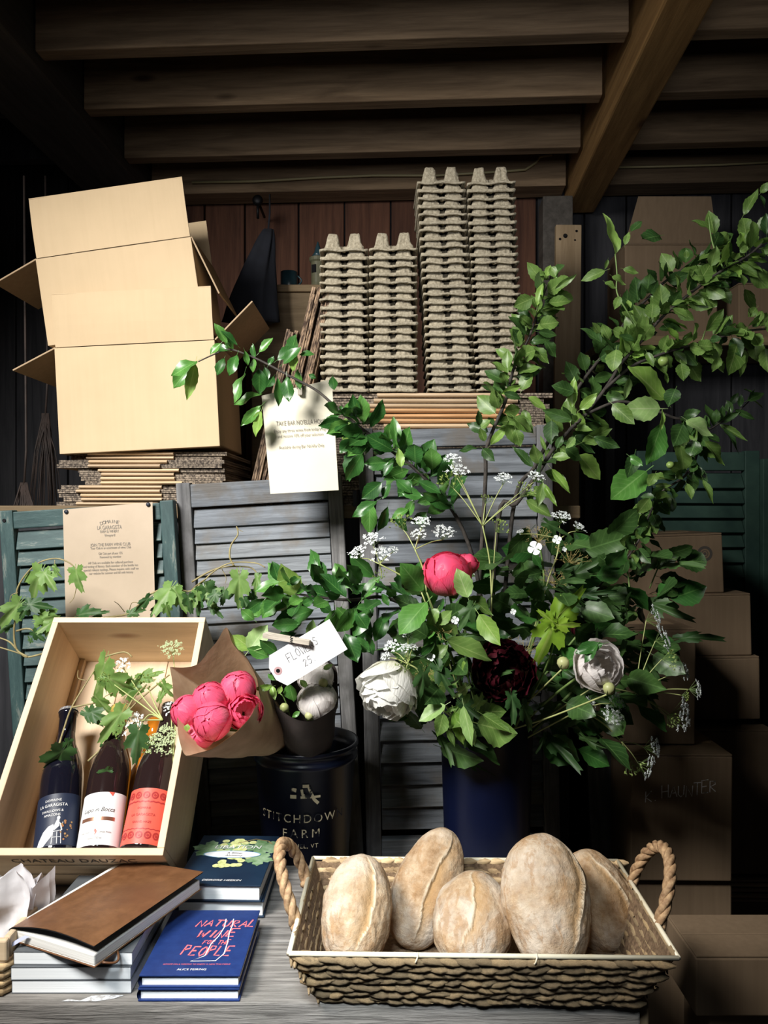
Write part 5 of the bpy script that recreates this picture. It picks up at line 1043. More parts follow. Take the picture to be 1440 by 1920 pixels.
leaves(a7, (0, 300, 2.908), 1.56, [(1075, 1095, 935, 1180, .5, 'glossm'), (1065, 1110, 1018, 1310, .3, 'bright'), (1040, 1120, 945, 1245, .5, 'glossm')], .02)
scatter(a7, p6, 66, .04, .062, ['gloss', 'gloss', 'glossm'], (.42, .6), 1, .2, .2, .5)
# low glossy branch above the price tag
p7 = [VM+Vector((-.06, -.02, -.04))]+path((0, 0, 1), [(860, 1190), (790, 1150), (720, 1120), (660, 1125), (600, 1120), (540, 1110), (490, 1095)], 1.46, 1.43)
a8 = branch('low plum branch with broad bright glossy leaves above the white price tag', p7, .005, .0015, K['bark'], 'plum_branch')
leaves(a8, R2, 1.42, [(715, 1570, 600, 1355, .58, 'bright'), (590, 1480, 425, 1545, .45, 'glossm'), (575, 1575, 470, 1725, .6, 'glossm'), (820, 1665, 540, 1775, .45, 'gloss'), (920, 1580, 760, 1525, .58, 'gloss'), (1040, 1585, 868, 1415, .45, 'gloss'), (1060, 1410, 980, 1480, .5, 'gloss'), (1145, 1600, 1275, 1440, .45, 'glossm'), (1110, 1660, 1195, 1645, .7, 'gloss'), (975, 1650, 1065, 1745, .58, 'glossm'), (1110, 1690, 1185, 1800, .7, 'gloss'), (600, 1560, 680, 1650, .55, 'glossm'), (690, 1600, 560, 1680, .5, 'glossm'), (740, 1640, 820, 1600, .6, 'gloss'), (860, 1620, 940, 1690, .6, 'gloss'), (1030, 1500, 1100, 1490, .5, 'glossm'), (1080, 1560, 1160, 1500, .5, 'gloss'), (1200, 1540, 1310, 1520, .5, 'gloss'), (1280, 1560, 1330, 1640, .5, 'gloss'), (640, 1500, 740, 1440, .45, 'gloss'), (700, 1560, 780, 1500, .4, 'glossm')], .03)
leaves(a8, R6b, 1.42, [(605, 215, 520, 145, .62, 'glossm'), (570, 410, 690, 245, .62, 'pale'), (590, 400, 465, 310, .6, 'bright'), (700, 450, 560, 395, .5, 'glossm'), (760, 430, 640, 340, .55, 'gloss'), (740, 340, 880, 300, .4, 'gloss'), (900, 240, 720, 250, .45, 'gloss'), (780, 110, 650, 200, .55, 'glossm'), (1190, 300, 1270, 490, .55, 'gloss'), (1230, 180, 1330, 310, .6, 'gloss'), (960, 330, 985, 210, .5, 'pale'), (1250, 330, 1350, 420, .6, 'gloss'), (1320, 300, 1371, 440, .5, 'gloss')], .03)
scatter(a8, p7, 75, .04, .065, ['gloss', 'glossm', 'gloss'], (.45, .6), 1, .1, .1, .95, .03)
# viburnum and filler foliage around the flowers
p8 = [VM+Vector((-.02, -.05, -.05)), P(850, 1240, 1.4), P(820, 1170, 1.38), P(800, 1110, 1.37)]
h1 = branch('viburnum stem with limp pale drooping leaves between the two pink and white peonies', p8, .0035, .0015, K['stem_g'], 'viburnum_branch')
leaves(h1, R3, 1.31, [(475, 905, 362, 765, .6, 'glossm'), (712, 942, 655, 790, .58, 'pale'), (500, 965, 355, 1135, .58, 'glossm'), (555, 1000, 505, 1095, .6, 'apple'), (770, 1030, 882, 1192, .5, 'bright'), (720, 935, 840, 1040, .45, 'apple'), (730, 1000, 660, 1120, .8, 'mapled'), (600, 1165, 835, 1270, .4, 'apple'), (640, 1160, 790, 1140, .6, 'mapled'), (760, 1500, 815, 1420, .9, 'pale_m'), (700, 1410, 640, 1480, .8, 'pale_m'), (595, 1500, 458, 1585, .5, 'pale'), (585, 1545, 555, 1665, .65, 'apple'), (690, 1505, 735, 1715, .32, 'pale'), (640, 1535, 690, 1705, .38, 'bright'), (705, 1605, 745, 1710, .5, 'pale'), (600, 1610, 645, 1717, .3, 'apple'), (790, 1550, 935, 1645, .4, 'apple'), (480, 1340, 455, 1500, .6, 'mapled'), (560, 1310, 640, 1460, .7, 'mapled'), (520, 1260, 610, 1190, .6, 'apple'), (610, 1240, 590, 1310, .5, 'apple'), (690, 1270, 710, 1360, .35, 'bright'), (560, 1080, 630, 1010, .6, 'apple'), (660, 1500, 595, 1540, .35, 'pale'), (940, 1460, 965, 1600, .8, 'mapled'), (1000, 1510, 1060, 1640, .8, 'mapled'), (720, 1440, 690, 1500, .5, 'pale')], .03)
scatter(h1, [P(800, 1380, 1.42), P(850, 1300, 1.42), P(820, 1200, 1.42), P(850, 1140, 1.44)], 80, .05, .085, ['appled', 'mapled', 'appled', 'apple', 'gloss'], (.5, .75), 1, .4, 0, 1, .09)
p9 = [VM+Vector((.02, -.04, -.05)), P(1000, 1200, 1.43), P(1020, 1100, 1.42), P(1010, 1010, 1.42)]
h2 = branch('viburnum stem with spent yellow flower heads behind the maple sprig', p9, .0035, .0015, K['stem_g'], 'viburnum_branch')
leaves(h2, R3, 1.42, [(1040, 590, 910, 720, .5, 'appled'), (1130, 560, 1250, 620, .6, 'mapled'), (1080, 640, 1150, 560, .6, 'appled'), (1100, 960, 970, 940, .7, 'mapled'), (1090, 870, 1170, 970, .8, 'mapled'), (1090, 900, 1040, 1000, .8, 'mapled'), (1050, 720, 1090, 780, .6, 'gloss'), (1200, 800, 1300, 760, .6, 'mapled'), (1000, 760, 940, 830, .5, 'appled')], .03)
scatter(h2, [P(960, 1330, 1.46), P(1010, 1250, 1.46), P(1040, 1120, 1.46), P(1020, 1020, 1.46)], 105, .05, .085, ['appled', 'mapled', 'gloss', 'appled', 'appled_r'], (.5, .75), 1, .3, 0, 1, .11)
p10 = [VM+Vector((.06, -.02, -.05)), P(1080, 1290, 1.46), P(1150, 1220, 1.46), P(1180, 1120, 1.46), P(1170, 1040, 1.47)]
h3 = branch('dark shadowed viburnum stem behind the white peony at the far side', p10, .0035, .0015, K['stem_g'], 'viburnum_branch')
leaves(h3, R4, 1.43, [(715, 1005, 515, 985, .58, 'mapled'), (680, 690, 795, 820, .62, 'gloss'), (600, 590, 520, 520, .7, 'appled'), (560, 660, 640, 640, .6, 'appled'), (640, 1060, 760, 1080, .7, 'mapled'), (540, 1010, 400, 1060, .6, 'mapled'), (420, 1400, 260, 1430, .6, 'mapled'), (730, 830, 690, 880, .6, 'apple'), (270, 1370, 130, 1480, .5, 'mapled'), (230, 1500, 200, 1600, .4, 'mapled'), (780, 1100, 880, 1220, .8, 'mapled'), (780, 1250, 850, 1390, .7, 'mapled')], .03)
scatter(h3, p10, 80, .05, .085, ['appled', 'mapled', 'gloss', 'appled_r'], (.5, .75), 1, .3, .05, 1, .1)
p11 = [VM+Vector((.02, -.06, -.05)), P(1020, 1260, 1.37), P(1045, 1180, 1.345)]
ms = branch('bright yellow-green maple sprig glowing above the burgundy peony', p11, .0025, .0012, K['stem_g'], 'maple_sprig')
leaves(ms, R3, 1.34, [(1165, 1060, 1335, 890, .75, 'maple'), (1180, 1085, 1305, 1085, .75, 'maple'), (1160, 1085, 1068, 1290, .95, 'maple'), (1150, 1065, 1075, 1005, .8, 'maple'), (1175, 1095, 1205, 1215, .7, 'maple')], .01, 12, .25)
p12 = path(R4, [(520, 700), (640, 540), (680, 420), (740, 330), (800, 240)], 1.48, 1.43); jt = branch('thin trailing apple twig hanging before the emblem box, with small round leaves', p12, .0018, .001, K['bark'])
stem(jt, path(R4, [(800, 700), (850, 580), (870, 540), (950, 545)], 1.44, 1.42), .0014, .001, K['stem_g'], 'twig'); stem(jt, path(R4, [(870, 540), (860, 480), (780, 430), (730, 440)], 1.43, 1.44), .0012, .001, K['stem_g'], 'twig')
leaves(jt, R4, 1.43, [(950, 545, 1108, 560, .8, 'appled_r'), (760, 330, 770, 215, .75, 'apple'), (830, 300, 830, 378, .75, 'apple'), (750, 400, 830, 430, .5, 'appled'), (640, 460, 590, 470, .6, 'apple'), (650, 450, 640, 420, .5, 'apple'), (660, 480, 650, 500, .6, 'apple'), (700, 460, 740, 430, .5, 'apple'), (800, 440, 860, 480, .5, 'appled'), (760, 470, 770, 540, .8, 'appled_r'), (800, 520, 830, 600, .6, 'appled'), (720, 320, 700, 350, .6, 'apple'), (860, 640, 1000, 680, .5, 'appled'), (880, 700, 960, 740, .6, 'appled')], .02)
# leaves laid behind the crate and low by the white bouquet come with the vines below
# ------------------------------------------------------------------ grape vines
def vine(label, crop, paths, d0, d1, rows, d, jd=.02, tendrils=(), dfun=None, r0=.0022):
    mk = (lambda pts: [P(crop[0]+p[0]/crop[2], crop[1]+p[1]/crop[2], dfun(crop[1]+p[1]/crop[2])) for p in pts]) if dfun else (lambda pts: path(crop, pts, d0, d1))
    o = thing('grape_vine', label, 'vine', mk(paths[0])[0])
    for i, p in enumerate(paths): stem(o, mk(p), r0, .0013, K['vine'], 'stem' if i == 0 else 'side_stem')
    for p in tendrils: stem(o, mk(p), .0009, .0005, K['vine'], 'tendril')
    if dfun:
        for row in rows: leaves(o, crop, dfun(crop[1]+(row[1]+row[3])/2/crop[2])-.01, [row], jd)
    else: leaves(o, crop, d, rows, jd)
    return o
vine('grape vine trailing down past the edge of the green shutter beside the crate', R1, [[(330, 1160), (190, 1195), (130, 1170), (0, 1130)], [(190, 1195), (110, 1140), (95, 1000), (120, 850), (115, 740), (180, 630), (270, 555), (380, 530), (470, 560), (520, 610)], [(110, 1140), (60, 1090), (-20, 1060)], [(110, 1020), (200, 1005), (300, 1070)]], 1.58, 1.58,
 [(275, 630, 185, 815, .75, 'grape'), (300, 630, 365, 730, .8, 'grape'), (370, 590, 405, 660, .5, 'grape'), (515, 615, 530, 760, .95, 'grape'), (125, 840, -10, 1000, .7, 'grape'), (200, 840, 350, 850, .7, 'graped'), (180, 860, 130, 950, .7, 'graped'), (350, 960, 240, 1030, .8, 'grape'), (260, 950, 395, 930, .7, 'grape'), (230, 1030, 300, 1090, .8, 'graped'), (60, 980, -20, 1040, .6, 'graped'), (320, 900, 330, 1040, .9, 'grape'), (210, 1090, 190, 1050, .6, 'graped')], 1.57, .02, [[(120, 760), (75, 780), (65, 840)], [(370, 540), (365, 600), (330, 620)], [(520, 700), (500, 790), (470, 830)]])
vine('grape vine lying behind the top edge of the crate, in front of the grey shutter', R1, [[(700, 930), (860, 905), (930, 850), (1000, 780), (1150, 720), (1290, 750), (1440, 620), (1560, 560), (1720, 560), (1790, 590)], [(1290, 750), (1330, 710), (1400, 660)]], 1.64, 1.6,
 [(1150, 735, 1030, 905, .8, 'grape'), (1190, 760, 1260, 900, .8, 'grape'), (1380, 730, 1450, 860, .95, 'grape'), (1270, 790, 1290, 910, .7, 'graped'), (540, 910, 650, 870, .8, 'graped'), (640, 910, 730, 880, .6, 'graped'), (1000, 800, 900, 900, .4, 'graped'), (880, 900, 980, 870, .6, 'graped'), (1060, 860, 1000, 930, .7, 'graped'), (1340, 800, 1330, 920, .7, 'graped'), (1120, 850, 1150, 930, .7, 'grape'), (1430, 860, 1500, 920, .6, 'graped')], 1.6, .02, [[(840, 890), (800, 840), (770, 820)], [(870, 900), (890, 830), (940, 830)]])
vine('grape vine sprig hanging against the grey shutter slats', R2, [[(0, 1480), (100, 1420), (190, 1385), (290, 1375), (400, 1385), (450, 1440)], [(285, 1375), (255, 1310), (265, 1230), (310, 1160), (300, 1105)]], 1.62, 1.62,
 [(95, 1525, 150, 1660, .95, 'graped'), (320, 1450, 310, 1670, .6, 'grape'), (445, 1450, 410, 1570, .5, 'grape'), (220, 1540, 200, 1640, .8, 'graped'), (300, 1520, 250, 1600, .6, 'graped'), (400, 1560, 420, 1640, .8, 'graped'), (30, 1560, 20, 1650, .8, 'grape'), (160, 1560, 100, 1640, .8, 'graped'), (350, 1600, 390, 1680, .7, 'graped')], 1.6, .02, [[(300, 1380), (325, 1430), (320, 1460)], [(200, 1390), (230, 1450), (225, 1490)], [(300, 1105), (320, 1130), (345, 1140)]])
def DC(n):                                                     # depth along the crate's slope at a height in the picture
    def f(py):
        k = (py-960)/1442; s = (.5515-.653*n-k*(1.235-.757*n))/(.757+.653*k); return 1.235-.757*n+.653*s
    return f
vine('grape vine sprig lying inside the pine crate above the bottles', R5, [[(345, 900), (390, 750), (440, 610), (530, 460), (615, 325)], [(440, 610), (600, 580)], [(540, 940), (660, 820), (800, 620), (930, 500), (1040, 410)], [(770, 640), (830, 540), (900, 470)], [(640, 300), (760, 270), (810, 300)]], 1.4, 1.4,
 [(640, 350, 560, 600, .52, 'grape'), (600, 560, 690, 660, .7, 'grape'), (670, 430, 820, 540, .8, 'grape'), (790, 520, 900, 400, .7, 'grape'), (860, 430, 1000, 385, .5, 'grape'), (560, 640, 660, 690, .7, 'graped'), (530, 640, 620, 720, .5, 'graped'), (740, 650, 590, 840, .55, 'grape'), (330, 890, 400, 980, .9, 'graped'), (380, 880, 270, 1050, .7, 'graped'), (1000, 470, 1060, 560, .7, 'grape'), (980, 560, 1010, 470, .4, 'grape'), (640, 860, 720, 800, .7, 'graped'), (850, 760, 830, 960, .7, 'graped'), (930, 860, 900, 980, .6, 'graped'), (660, 1000, 560, 1060, .5, 'graped'), (420, 820, 400, 900, .6, 'graped')], 1.4, .012, [[(530, 445), (480, 430), (480, 380)], [(690, 520), (650, 540), (630, 560)], [(760, 540), (770, 580), (790, 590)]], DC(-.045), .002)
# ------------------------------------------------------------------ umbels
def umbel_meshes(k, kind):
    r = random.Random(k); rays = MB(); fl = MB(); n = {'white': 15, 'dense': 22, 'seed': 16, 'dry': 18}[kind]
    for i in range(n):
        ph = i*2.4+r.uniform(-.2, .2); rho = math.sqrt((i+.5)/n)*r.uniform(.85, 1.1); z = (.75 if kind != 'dry' else .5)+.28*(1-rho*rho)+r.uniform(-.05, .05); e = Vector((rho*math.cos(ph), rho*math.sin(ph), z)); rays.tube([Vector((0, 0, 0)), e*.55+Vector((0, 0, -.03)), e], [.011, .007], 4, None, False)
        if kind in ('white', 'dense'):
            for q in range(17):
                c = e+Vector((r.gauss(0, .1), r.gauss(0, .1), .05+r.uniform(-.02, .03))); s = r.uniform(.055, .085)
                rot = Euler((r.uniform(-.6, .6), r.uniform(-.6, .6), r.uniform(0, 6))).to_matrix()
                pts = []
                for m in range(8): rad = s*(1 if m % 2 else .5); pts.append(c+rot @ Vector((rad*math.cos(m*math.pi/4), rad*math.sin(m*math.pi/4), .0)))
                fl.add(pts+[c+rot @ Vector((0, 0, -s*.4)), c+rot @ Vector((0, 0, s*.22))], [(m, (m+1) % 8, 9) for m in range(8)]+[(8, (m+1) % 8, m) for m in range(8)])
        elif kind == 'seed':
            for q in range(5):
                d = (e.normalized()*.6+Vector((r.gauss(0, .4), r.gauss(0, .4), .5))).normalized(); a = e; fl.tube([a, a+d*.12, a+d*.26], [.016, .034, ][:1]*3 if False else [.012, .034, .006], 5)
        else:
            for q in range(5):
                d = (e.normalized()+Vector((r.gauss(0, .6), r.gauss(0, .6), r.gauss(0, .4)))).normalized(); rays.tube([e, e+d*.2], [.007, .004], 4, None, False); fl.add([e+d*.2+Vector(v)*.025 for v in ((1, 0, 0), (-1, 0, 0), (0, 1, 0), (0, -1, 0), (0, 0, 1), (0, 0, -1))], [(0, 2, 4), (2, 1, 4), (1, 3, 4), (3, 0, 4), (2, 0, 5), (1, 2, 5), (3, 1, 5), (0, 3, 5)])
    return rays, fl
UMB = {}
for kd, m1, m2 in (('white', 'stem_g', 'floret'), ('dense', 'stem_g', 'floret_g'), ('seed', 'stem_g', 'seed'), ('dry', 'dryfloret', 'dryfloret')):
    UMB[kd] = []
    for k in range(3):
        a, c = umbel_meshes(k+3, kd); UMB[kd].append((a.mesh('rays', K[m1]), c.mesh('florets', K[m2])))
def umbel(o, px, py, rpx, d, kind, sdir=(0, -1), face=.65):
    rr = rpx/1442*d; z = (Vector((sdir[0], 0, -sdir[1]))*1.0+Vector((0, -face, 0))).normalized(); c = P(px, py, d); base = c-z*rr*.85; x = z.orthogonal().normalized()
    M = frame(base, x, z.cross(x)); 
    M = M @ RZ(pr.uniform(0, 360)) @ S(rr); a, f = pr.choice(UMB[kind]); put('rays', a, o, M); q = put('florets', f, o, M); q['kind'] = 'stuff'
    return base
def lace(label, base, joints, ums, d, name='wild_carrot', main=.0016):
    """base: start point; joints: {key: (px,py)}; ums: (px,py,r,kind,sdir,joint)"""
    J = {k: P(v[0], v[1], d+(v[2] if len(v) > 2 else 0)) for k, v in joints.items()}; o = thing(name, label, 'flower', base)
    prev = base
    for i, k in enumerate(joints): stem(o, [prev, prev.lerp(J[k], .5)+Vector((.004, 0, .003)), J[k]], main, main*.8, K['stem_y'], 'stem'); prev = J[k]
    for px, py, r, kind, sd, k in ums:
        dd = d+pr.uniform(-.02, .02); bpt = umbel(o, px, py, r, dd, kind, sd); stem(o, [J[k], J[k].lerp(bpt, .6)+Vector((0, 0, .003)), bpt], .001, .0008, K['stem_y'], 'pedicel')
    return o
VB = VM+Vector((-.01, -.03, -.03))
lace('tall wild carrot stalk forking into white and seeding heads in the middle of the arrangement', VB, {'a': (922, 1120), 'b': (905, 986)}, [(858, 880, 22, 'white', (0, -1), 'b'), (846, 898, 25, 'seed', (-.3, -1), 'b'), (912, 935, 13, 'seed', (.1, -1), 'b'), (986, 917, 22, 'seed', (.5, -1), 'b'), (944, 896, 18, 'white', (0, -1), 'b'), (1004, 892, 16, 'white', (.1, -1), 'b'), (848, 859, 17, 'white', (-.1, -1), 'b'), (938, 985, 20, 'seed', (.5, -1), 'a')], 1.36)
lace('wild carrot stalk with three white heads above the coral peony', VB+Vector((-.01, 0, 0)), {'a': (800, 1110), 'b': (778, 1030)}, [(791, 978, 18, 'white', (0, -1), 'b'), (785, 1000, 16, 'white', (-.2, -1), 'b'), (832, 997, 22, 'white', (.1, -1), 'b'), (750, 978, 22, 'seed', (-.4, -1), 'b')], 1.36)
lace('wild carrot stalk leaning over the shutter hinge side with four flat white heads', VB+Vector((-.02, 0, 0)), {'a': (790, 1110), 'b': (712, 1058)}, [(697, 1010, 20, 'white', (-.2, -1), 'b'), (671, 1035, 19, 'white', (-.5, -1), 'b'), (716, 1038, 22, 'white', (.1, -1), 'b'), (738, 1030, 10, 'white', (.4, -1), 'b'), (712, 1078, 15, 'seed', (-.3, -.6), 'b')], 1.38)
lace('wild carrot stalk with small white heads beside the spent viburnum', VB+Vector((.03, 0, 0)), {'a': (1030, 1080), 'b': (1050, 1010)}, [(1052, 968, 19, 'white', (.1, -1), 'b'), (1086, 987, 14, 'white', (.5, -1), 'b'), (975, 997, 7, 'white', (-.4, -1), 'b')], 1.41)
lace('wild carrot stalk with small white clusters just above the big white peony', VB+Vector((-.02, -.01, -.02)), {'a': (790, 1270), 'b': (765, 1245)}, [(735, 1212, 18, 'white', (-.4, -1), 'b'), (722, 1230, 10, 'white', (-.7, -.6), 'b'), (760, 1214, 12, 'white', (0, -1), 'b'), (766, 1192, 10, 'white', (.1, -1), 'b'), (757, 1246, 20, 'seed', (-.3, -.7), 'b'), (775, 1212, 9, 'white', (.3, -1), 'b')], 1.33)
lace('wild carrot stalk reaching far out with white heads in front of the dark boxes', VB+Vector((.05, 0, -.01)), {'a': (1110, 1290), 'b': (1190, 1300)}, [(1230, 1160, 22, 'white', (.95, -.3), 'b'), (1247, 1198, 22, 'white', (.9, -.35), 'b'), (1284, 1260, 19, 'white', (.9, -.3), 'b'), (1308, 1292, 18, 'white', (.95, -.2), 'b'), (1282, 1342, 30, 'white', (.8, -.1), 'b'), (1258, 1235, 20, 'seed', (.8, -.2), 'b'), (1287, 1305, 10, 'seed', (.8, 0), 'b'), (1262, 1352, 18, 'seed', (.4, .4), 'b')], 1.38)
lace('wild carrot stalk bending down with white heads over the chalk-marked box', VB+Vector((.05, 0, -.02)), {'a': (1090, 1330), 'b': (1165, 1390)}, [(1155, 1312, 19, 'white', (.5, -.6), 'a'), (1148, 1342, 22, 'white', (.4, -.7), 'a'), (1103, 1319, 17, 'white', (.2, -.9), 'a'), (1228, 1402, 24, 'white', (.9, -.2), 'b'), (1216, 1440, 22, 'white', (.9, .2), 'b'), (1190, 1440, 22, 'seed', (.4, .6), 'b')], 1.37)
def cr_lace(label, base, ums, name='wild_carrot'):
    f = DC(-.035); B = P(base[0], base[1], f(base[1])); o = thing(name, label, 'flower', B)
    for px, py, r, kind, sd, m in ums:
        c = umbel(o, px, py, r, f(py)-.012, kind, sd, .9); mid = P(m[0], m[1], f(m[1])); stem(o, [B, mid, c], .0016, .0009, K['stem_y'], 'stem')
cr_lace('wild carrot spray inside the crate, leaning on the side board with creamy heads', (322, 1455), [(305, 1388, 30, 'dense', (-.1, -1), (312, 1420)), (322, 1215, 20, 'dense', (0, -1), (330, 1330)), (318, 1325, 12, 'white', (-.2, -1), (322, 1390)), (280, 1400, 18, 'seed', (-.6, -.5), (305, 1430))])
cr_lace('wild carrot spray inside the crate, lying over the bottle necks', (305, 1350), [(252, 1356, 22, 'white', (-.3, -1), (280, 1340)), (228, 1247, 17, 'white', (-.2, -1), (270, 1310)), (198, 1270, 16, 'seed', (-.5, -1), (250, 1310)), (275, 1280, 22, 'seed', (0, -1), (290, 1320)), (222, 1366, 18, 'seed', (-.8, -.4), (260, 1352))])
def dry(o, px, py, r, d): umbel(o, px, py, r, d, 'dry', (0, -1), .9)
for px, py, r in ((830, 1170, 27), (806, 1252, 24)): dry(h1, px, py, r, 1.335)
for px, py, r in ((1013, 1000, 28), (1072, 1036, 32), (1038, 1080, 24), (985, 1210, 30)): dry(h2, px, py, r, 1.385)
def four(o, px, py, r, d):
    b = MB()
    for k in range(4):
        a = k*math.pi/2+.3; b.lathe([(0, 0)], 3) if False else None
        c, s_ = math.cos(a), math.sin(a); rr = r/1442*d; pts = [(0, 0, 0)]
        for q in range(7): t = -.75+1.5*q/6; rad = rr*(1-.18*abs(t)**2); pts.append((rad*math.cos(a+t*.9)*(.7+.3*math.cos(t)), rad*math.sin(a+t*.9)*(.7+.3*math.cos(t)), rr*.18))
        b.add(pts, [(0, q+1, q+2) for q in range(6)])
    put('floret', b.mesh('floret', K['floret'], True), o, T(P(px, py, d)) @ RX(75) @ RY(pr.uniform(-20, 20)))
for px, py, r in ((1003, 1028, 14), (1044, 1012, 9), (1058, 1030, 5)): four(h2, px, py, r, 1.37)
for px, py, r in ((853, 1163, 8), (808, 1232, 8), (962, 1147, 6)): four(h1, px, py, r, 1.32)
# ------------------------------------------------------------------ peonies
def petal_mesh(k, mat, th, wa, flare, ruff, cup=1):
    r = random.Random(k); b = MB(); uvs = []; nu, nv = 9, 8; o1 = r.uniform(0, 50)
    for j in range(nv):
        t = j/(nv-1)
        for i in range(nu):
            u = i/(nu-1)*2-1; edge = t*(1-.16*u*u)*(1+.06*noise.noise(Vector((u*4+o1, 0, 0)))*ruff*4); theta = .18+edge*(th-.18)
            ph = u*wa*(math.sin(math.pi*min(.98, .12+.62*t)))**.8; R = 1+flare*t**2+ruff*noise.noise(Vector((u*3.2+o1, t*2.2, 2)))*t*.9+.05*(u*u)*t*cup
            b.v.append(Vector((R*math.sin(theta)*math.cos(ph), R*math.sin(theta)*math.sin(ph), -R*math.cos(theta)))); uvs.append((.5+.5*u, t))
    for j in range(nv-1):
        for i in range(nu-1): a = j*nu+i; b.f.append((a, a+1, a+nu+1, a+nu))
    b.uv = uvs; return b.mesh('petal', mat, True)
PEO = {}
FAN = [(4, 2.6, 1.0, .55, .1, .3), (5, 2.3, 1.05, .72, .04, .24), (6, 2.05, 1.05, .86, .03, .2), (6, 1.8, 1.05, .97, .04, .16), (5, 1.5, 1.1, 1.06, .12, .16)]
OB = [(5, 3.05, .9, .86, -.02, .1), (6, 2.8, .85, .94, -.02, .1), (6, 2.5, .85, 1, -.02, .06), (5, 1.7, .8, 1.02, .02, .06)]
def peony(label, px, py, dpx, d, sdir, face, m, layers, seed, to=None, name='peony', squash=1, stemr=.0022):
    """layers: (count, theta_max, half_width, radius, flare, ruffle)"""
    R = dpx/2/1442*d; c = P(px, py, d); z = (Vector((sdir[0], 0, -sdir[1]))+Vector((0, -face, 0))).normalized(); x = z.orthogonal().normalized(); F = frame(c, x, z.cross(x)); o = thing(name, label, 'flower', c-z*R)
    r = random.Random(seed)
    for q, (n, th, wa, rad, fl, rf) in enumerate(layers):
        key = (m, q, th, wa, fl, rf)
        if key not in PEO: PEO[key] = [petal_mesh(k*3+q*17+1, PT[m], th, wa, fl, rf) for k in range(3)]
        for i in range(n):
            put('petal', r.choice(PEO[key]), o, F @ RZ(360*i/n+r.uniform(-14, 14)+q*37) @ RY(r.uniform(-5, 5)) @ S(R*rad*r.uniform(.95, 1.05), R*rad*r.uniform(.95, 1.05), R*rad*squash*r.uniform(.95, 1.04)))
    if layers in (BUD, OB) or m == 'coral':
        hb = MB(); hb.lathe([(0, -.9), (.5, -.75), (.88, -.2), (.9, .2), (.62, .62), (.3, .84), (0, .92)], 18, None, False, False); hb.v = [v*(1+.07*noise.noise(v*4)) for v in hb.v]; hb.uv = [(.5, .8)]*len(hb.v); put('heart', hb.mesh('heart', PT[m], True), o, F @ S(R*.94, R*.94, R*squash*.94))
    base = c-z*R*.95
    for k in range(3): leaf3(o, base, base+(F.to_3x3() @ Vector((math.cos(k*2.1), math.sin(k*2.1), .1)))*R*.75, .6, 'apple', 0, z)
    if to is not None: stem(o, [base, base.lerp(to, .4)-z*.02, to], stemr, stemr, K['stem_g'])
    return o
BUD = [(3, 3.1, 1.35, .93, -.03, .02), (3, 2.95, 1.2, .97, -.03, .02), (4, 2.75, 1.05, 1.0, -.03, .03), (3, 2.2, .95, 1.03, -.02, .04)]
HALF = [(7, 2.45, .8, .62, .05, .22), (6, 2.3, .85, .78, .02, .16), (6, 2.05, .9, .92, .02, .1), (5, 1.7, .9, 1.0, .06, .08)]
OPEN = [(8, 2.5, .5, .5, .2, .4), (9, 2.3, .55, .66, .12, .35), (9, 2.05, .6, .8, .1, .3), (9, 1.8, .65, .93, .08, .24), (7, 1.5, .75, 1.02, .1, .2)]
peony('coral pink cupped peony standing highest in the arrangement', 838, 1074, 92, 1.36, (-.15, -1), .55, 'coral', [(5, 3.0, .95, .74, -.05, .14), (6, 2.8, .9, .84, -.06, .12), (6, 2.5, .9, .93, -.05, .1), (6, 2.15, .95, 1.0, -.02, .06)], 1, VB, squash=.92)
peony('small part of a second coral petal cup behind the coral peony', 876, 1056, 44, 1.4, (.4, -1), .2, 'coral', [(5, 2.4, .9, .9, -.03, .1), (5, 2.1, .9, 1, 0, .08)], 2, VB)
peony('large creamy white peony hanging face down beside the vase', 724, 1306, 102, 1.33, (-.35, .7), .55, 'white', FAN, 3, VB+Vector((-.02, 0, 0)), squash=1.25)
peony('dark burgundy peony in the shade of the arrangement', 945, 1257, 104, 1.33, (0, -.35), 1, 'wine', OPEN, 4, VB)
peony('half open white peony at the far side of the arrangement, under a curled leaf', 1126, 1250, 86, 1.28, (.35, -.35), 1.1, 'blush', [(6, 2.7, .8, .6, .05, .2), (6, 2.3, .9, .8, .0, .14), (5, 2.0, .95, .95, .04, .1), (5, 1.6, .95, 1.06, .12, .1)], 5, VB+Vector((.05, 0, 0)))
leaves(h3, R4, 1.255, [(550, 1000, 395, 1050, .42, 'gloss'), (520, 1000, 450, 1105, .4, 'gloss')], .005)
peony('deep burgundy peony bud glimpsed in the dark above the white peony', 1088, 1178, 34, 1.44, (.2, -1), .6, 'wine', BUD, 6, VB)
PAX, PAY = Vector((-.192, 1.57, TT+.185)), Vector((-.15, 1.565, TT+.1))
for i, (px, py, dm, d, sd, fc, ly, lab) in enumerate(((446, 1291, 66, 1.355, (.15, -1), .8, BUD, 'bright pink peony bud at the top of the kraft paper bouquet'), (393, 1312, 66, 1.335, (-.1, -1), .9, BUD, 'bright pink peony bud in the middle of the kraft paper bouquet'), (352, 1334, 62, 1.325, (-.5, -.6), .8, BUD, 'bright pink peony bud with a green sepal, nearest the crate in the bouquet'),
        (398, 1352, 70, 1.30, (-.05, -.3), 1.2, BUD, 'largest pink peony bud at the front of the kraft paper bouquet'), (459, 1333, 68, 1.325, (.3, -.6), 1, HALF, 'ruffled half-open pink peony in the kraft paper bouquet'), (376, 1377, 56, 1.315, (-.3, .1), 1.1, BUD, 'small pink peony bud low at the paper edge of the bouquet'))):
    q = peony(lab, px, py, dm, d, sd, fc, 'pink', ly, 20+i, PAX)
    if i == 2: leaf3(q, P(352, 1358, 1.29), P(350, 1372, 1.287), .9, 'bright')
peony('round white peony in the shaded paper bouquet under the price tag', 596, 1313, 72, 1.43, (.1, -1), .8, 'blush', OB, 31, PAY)
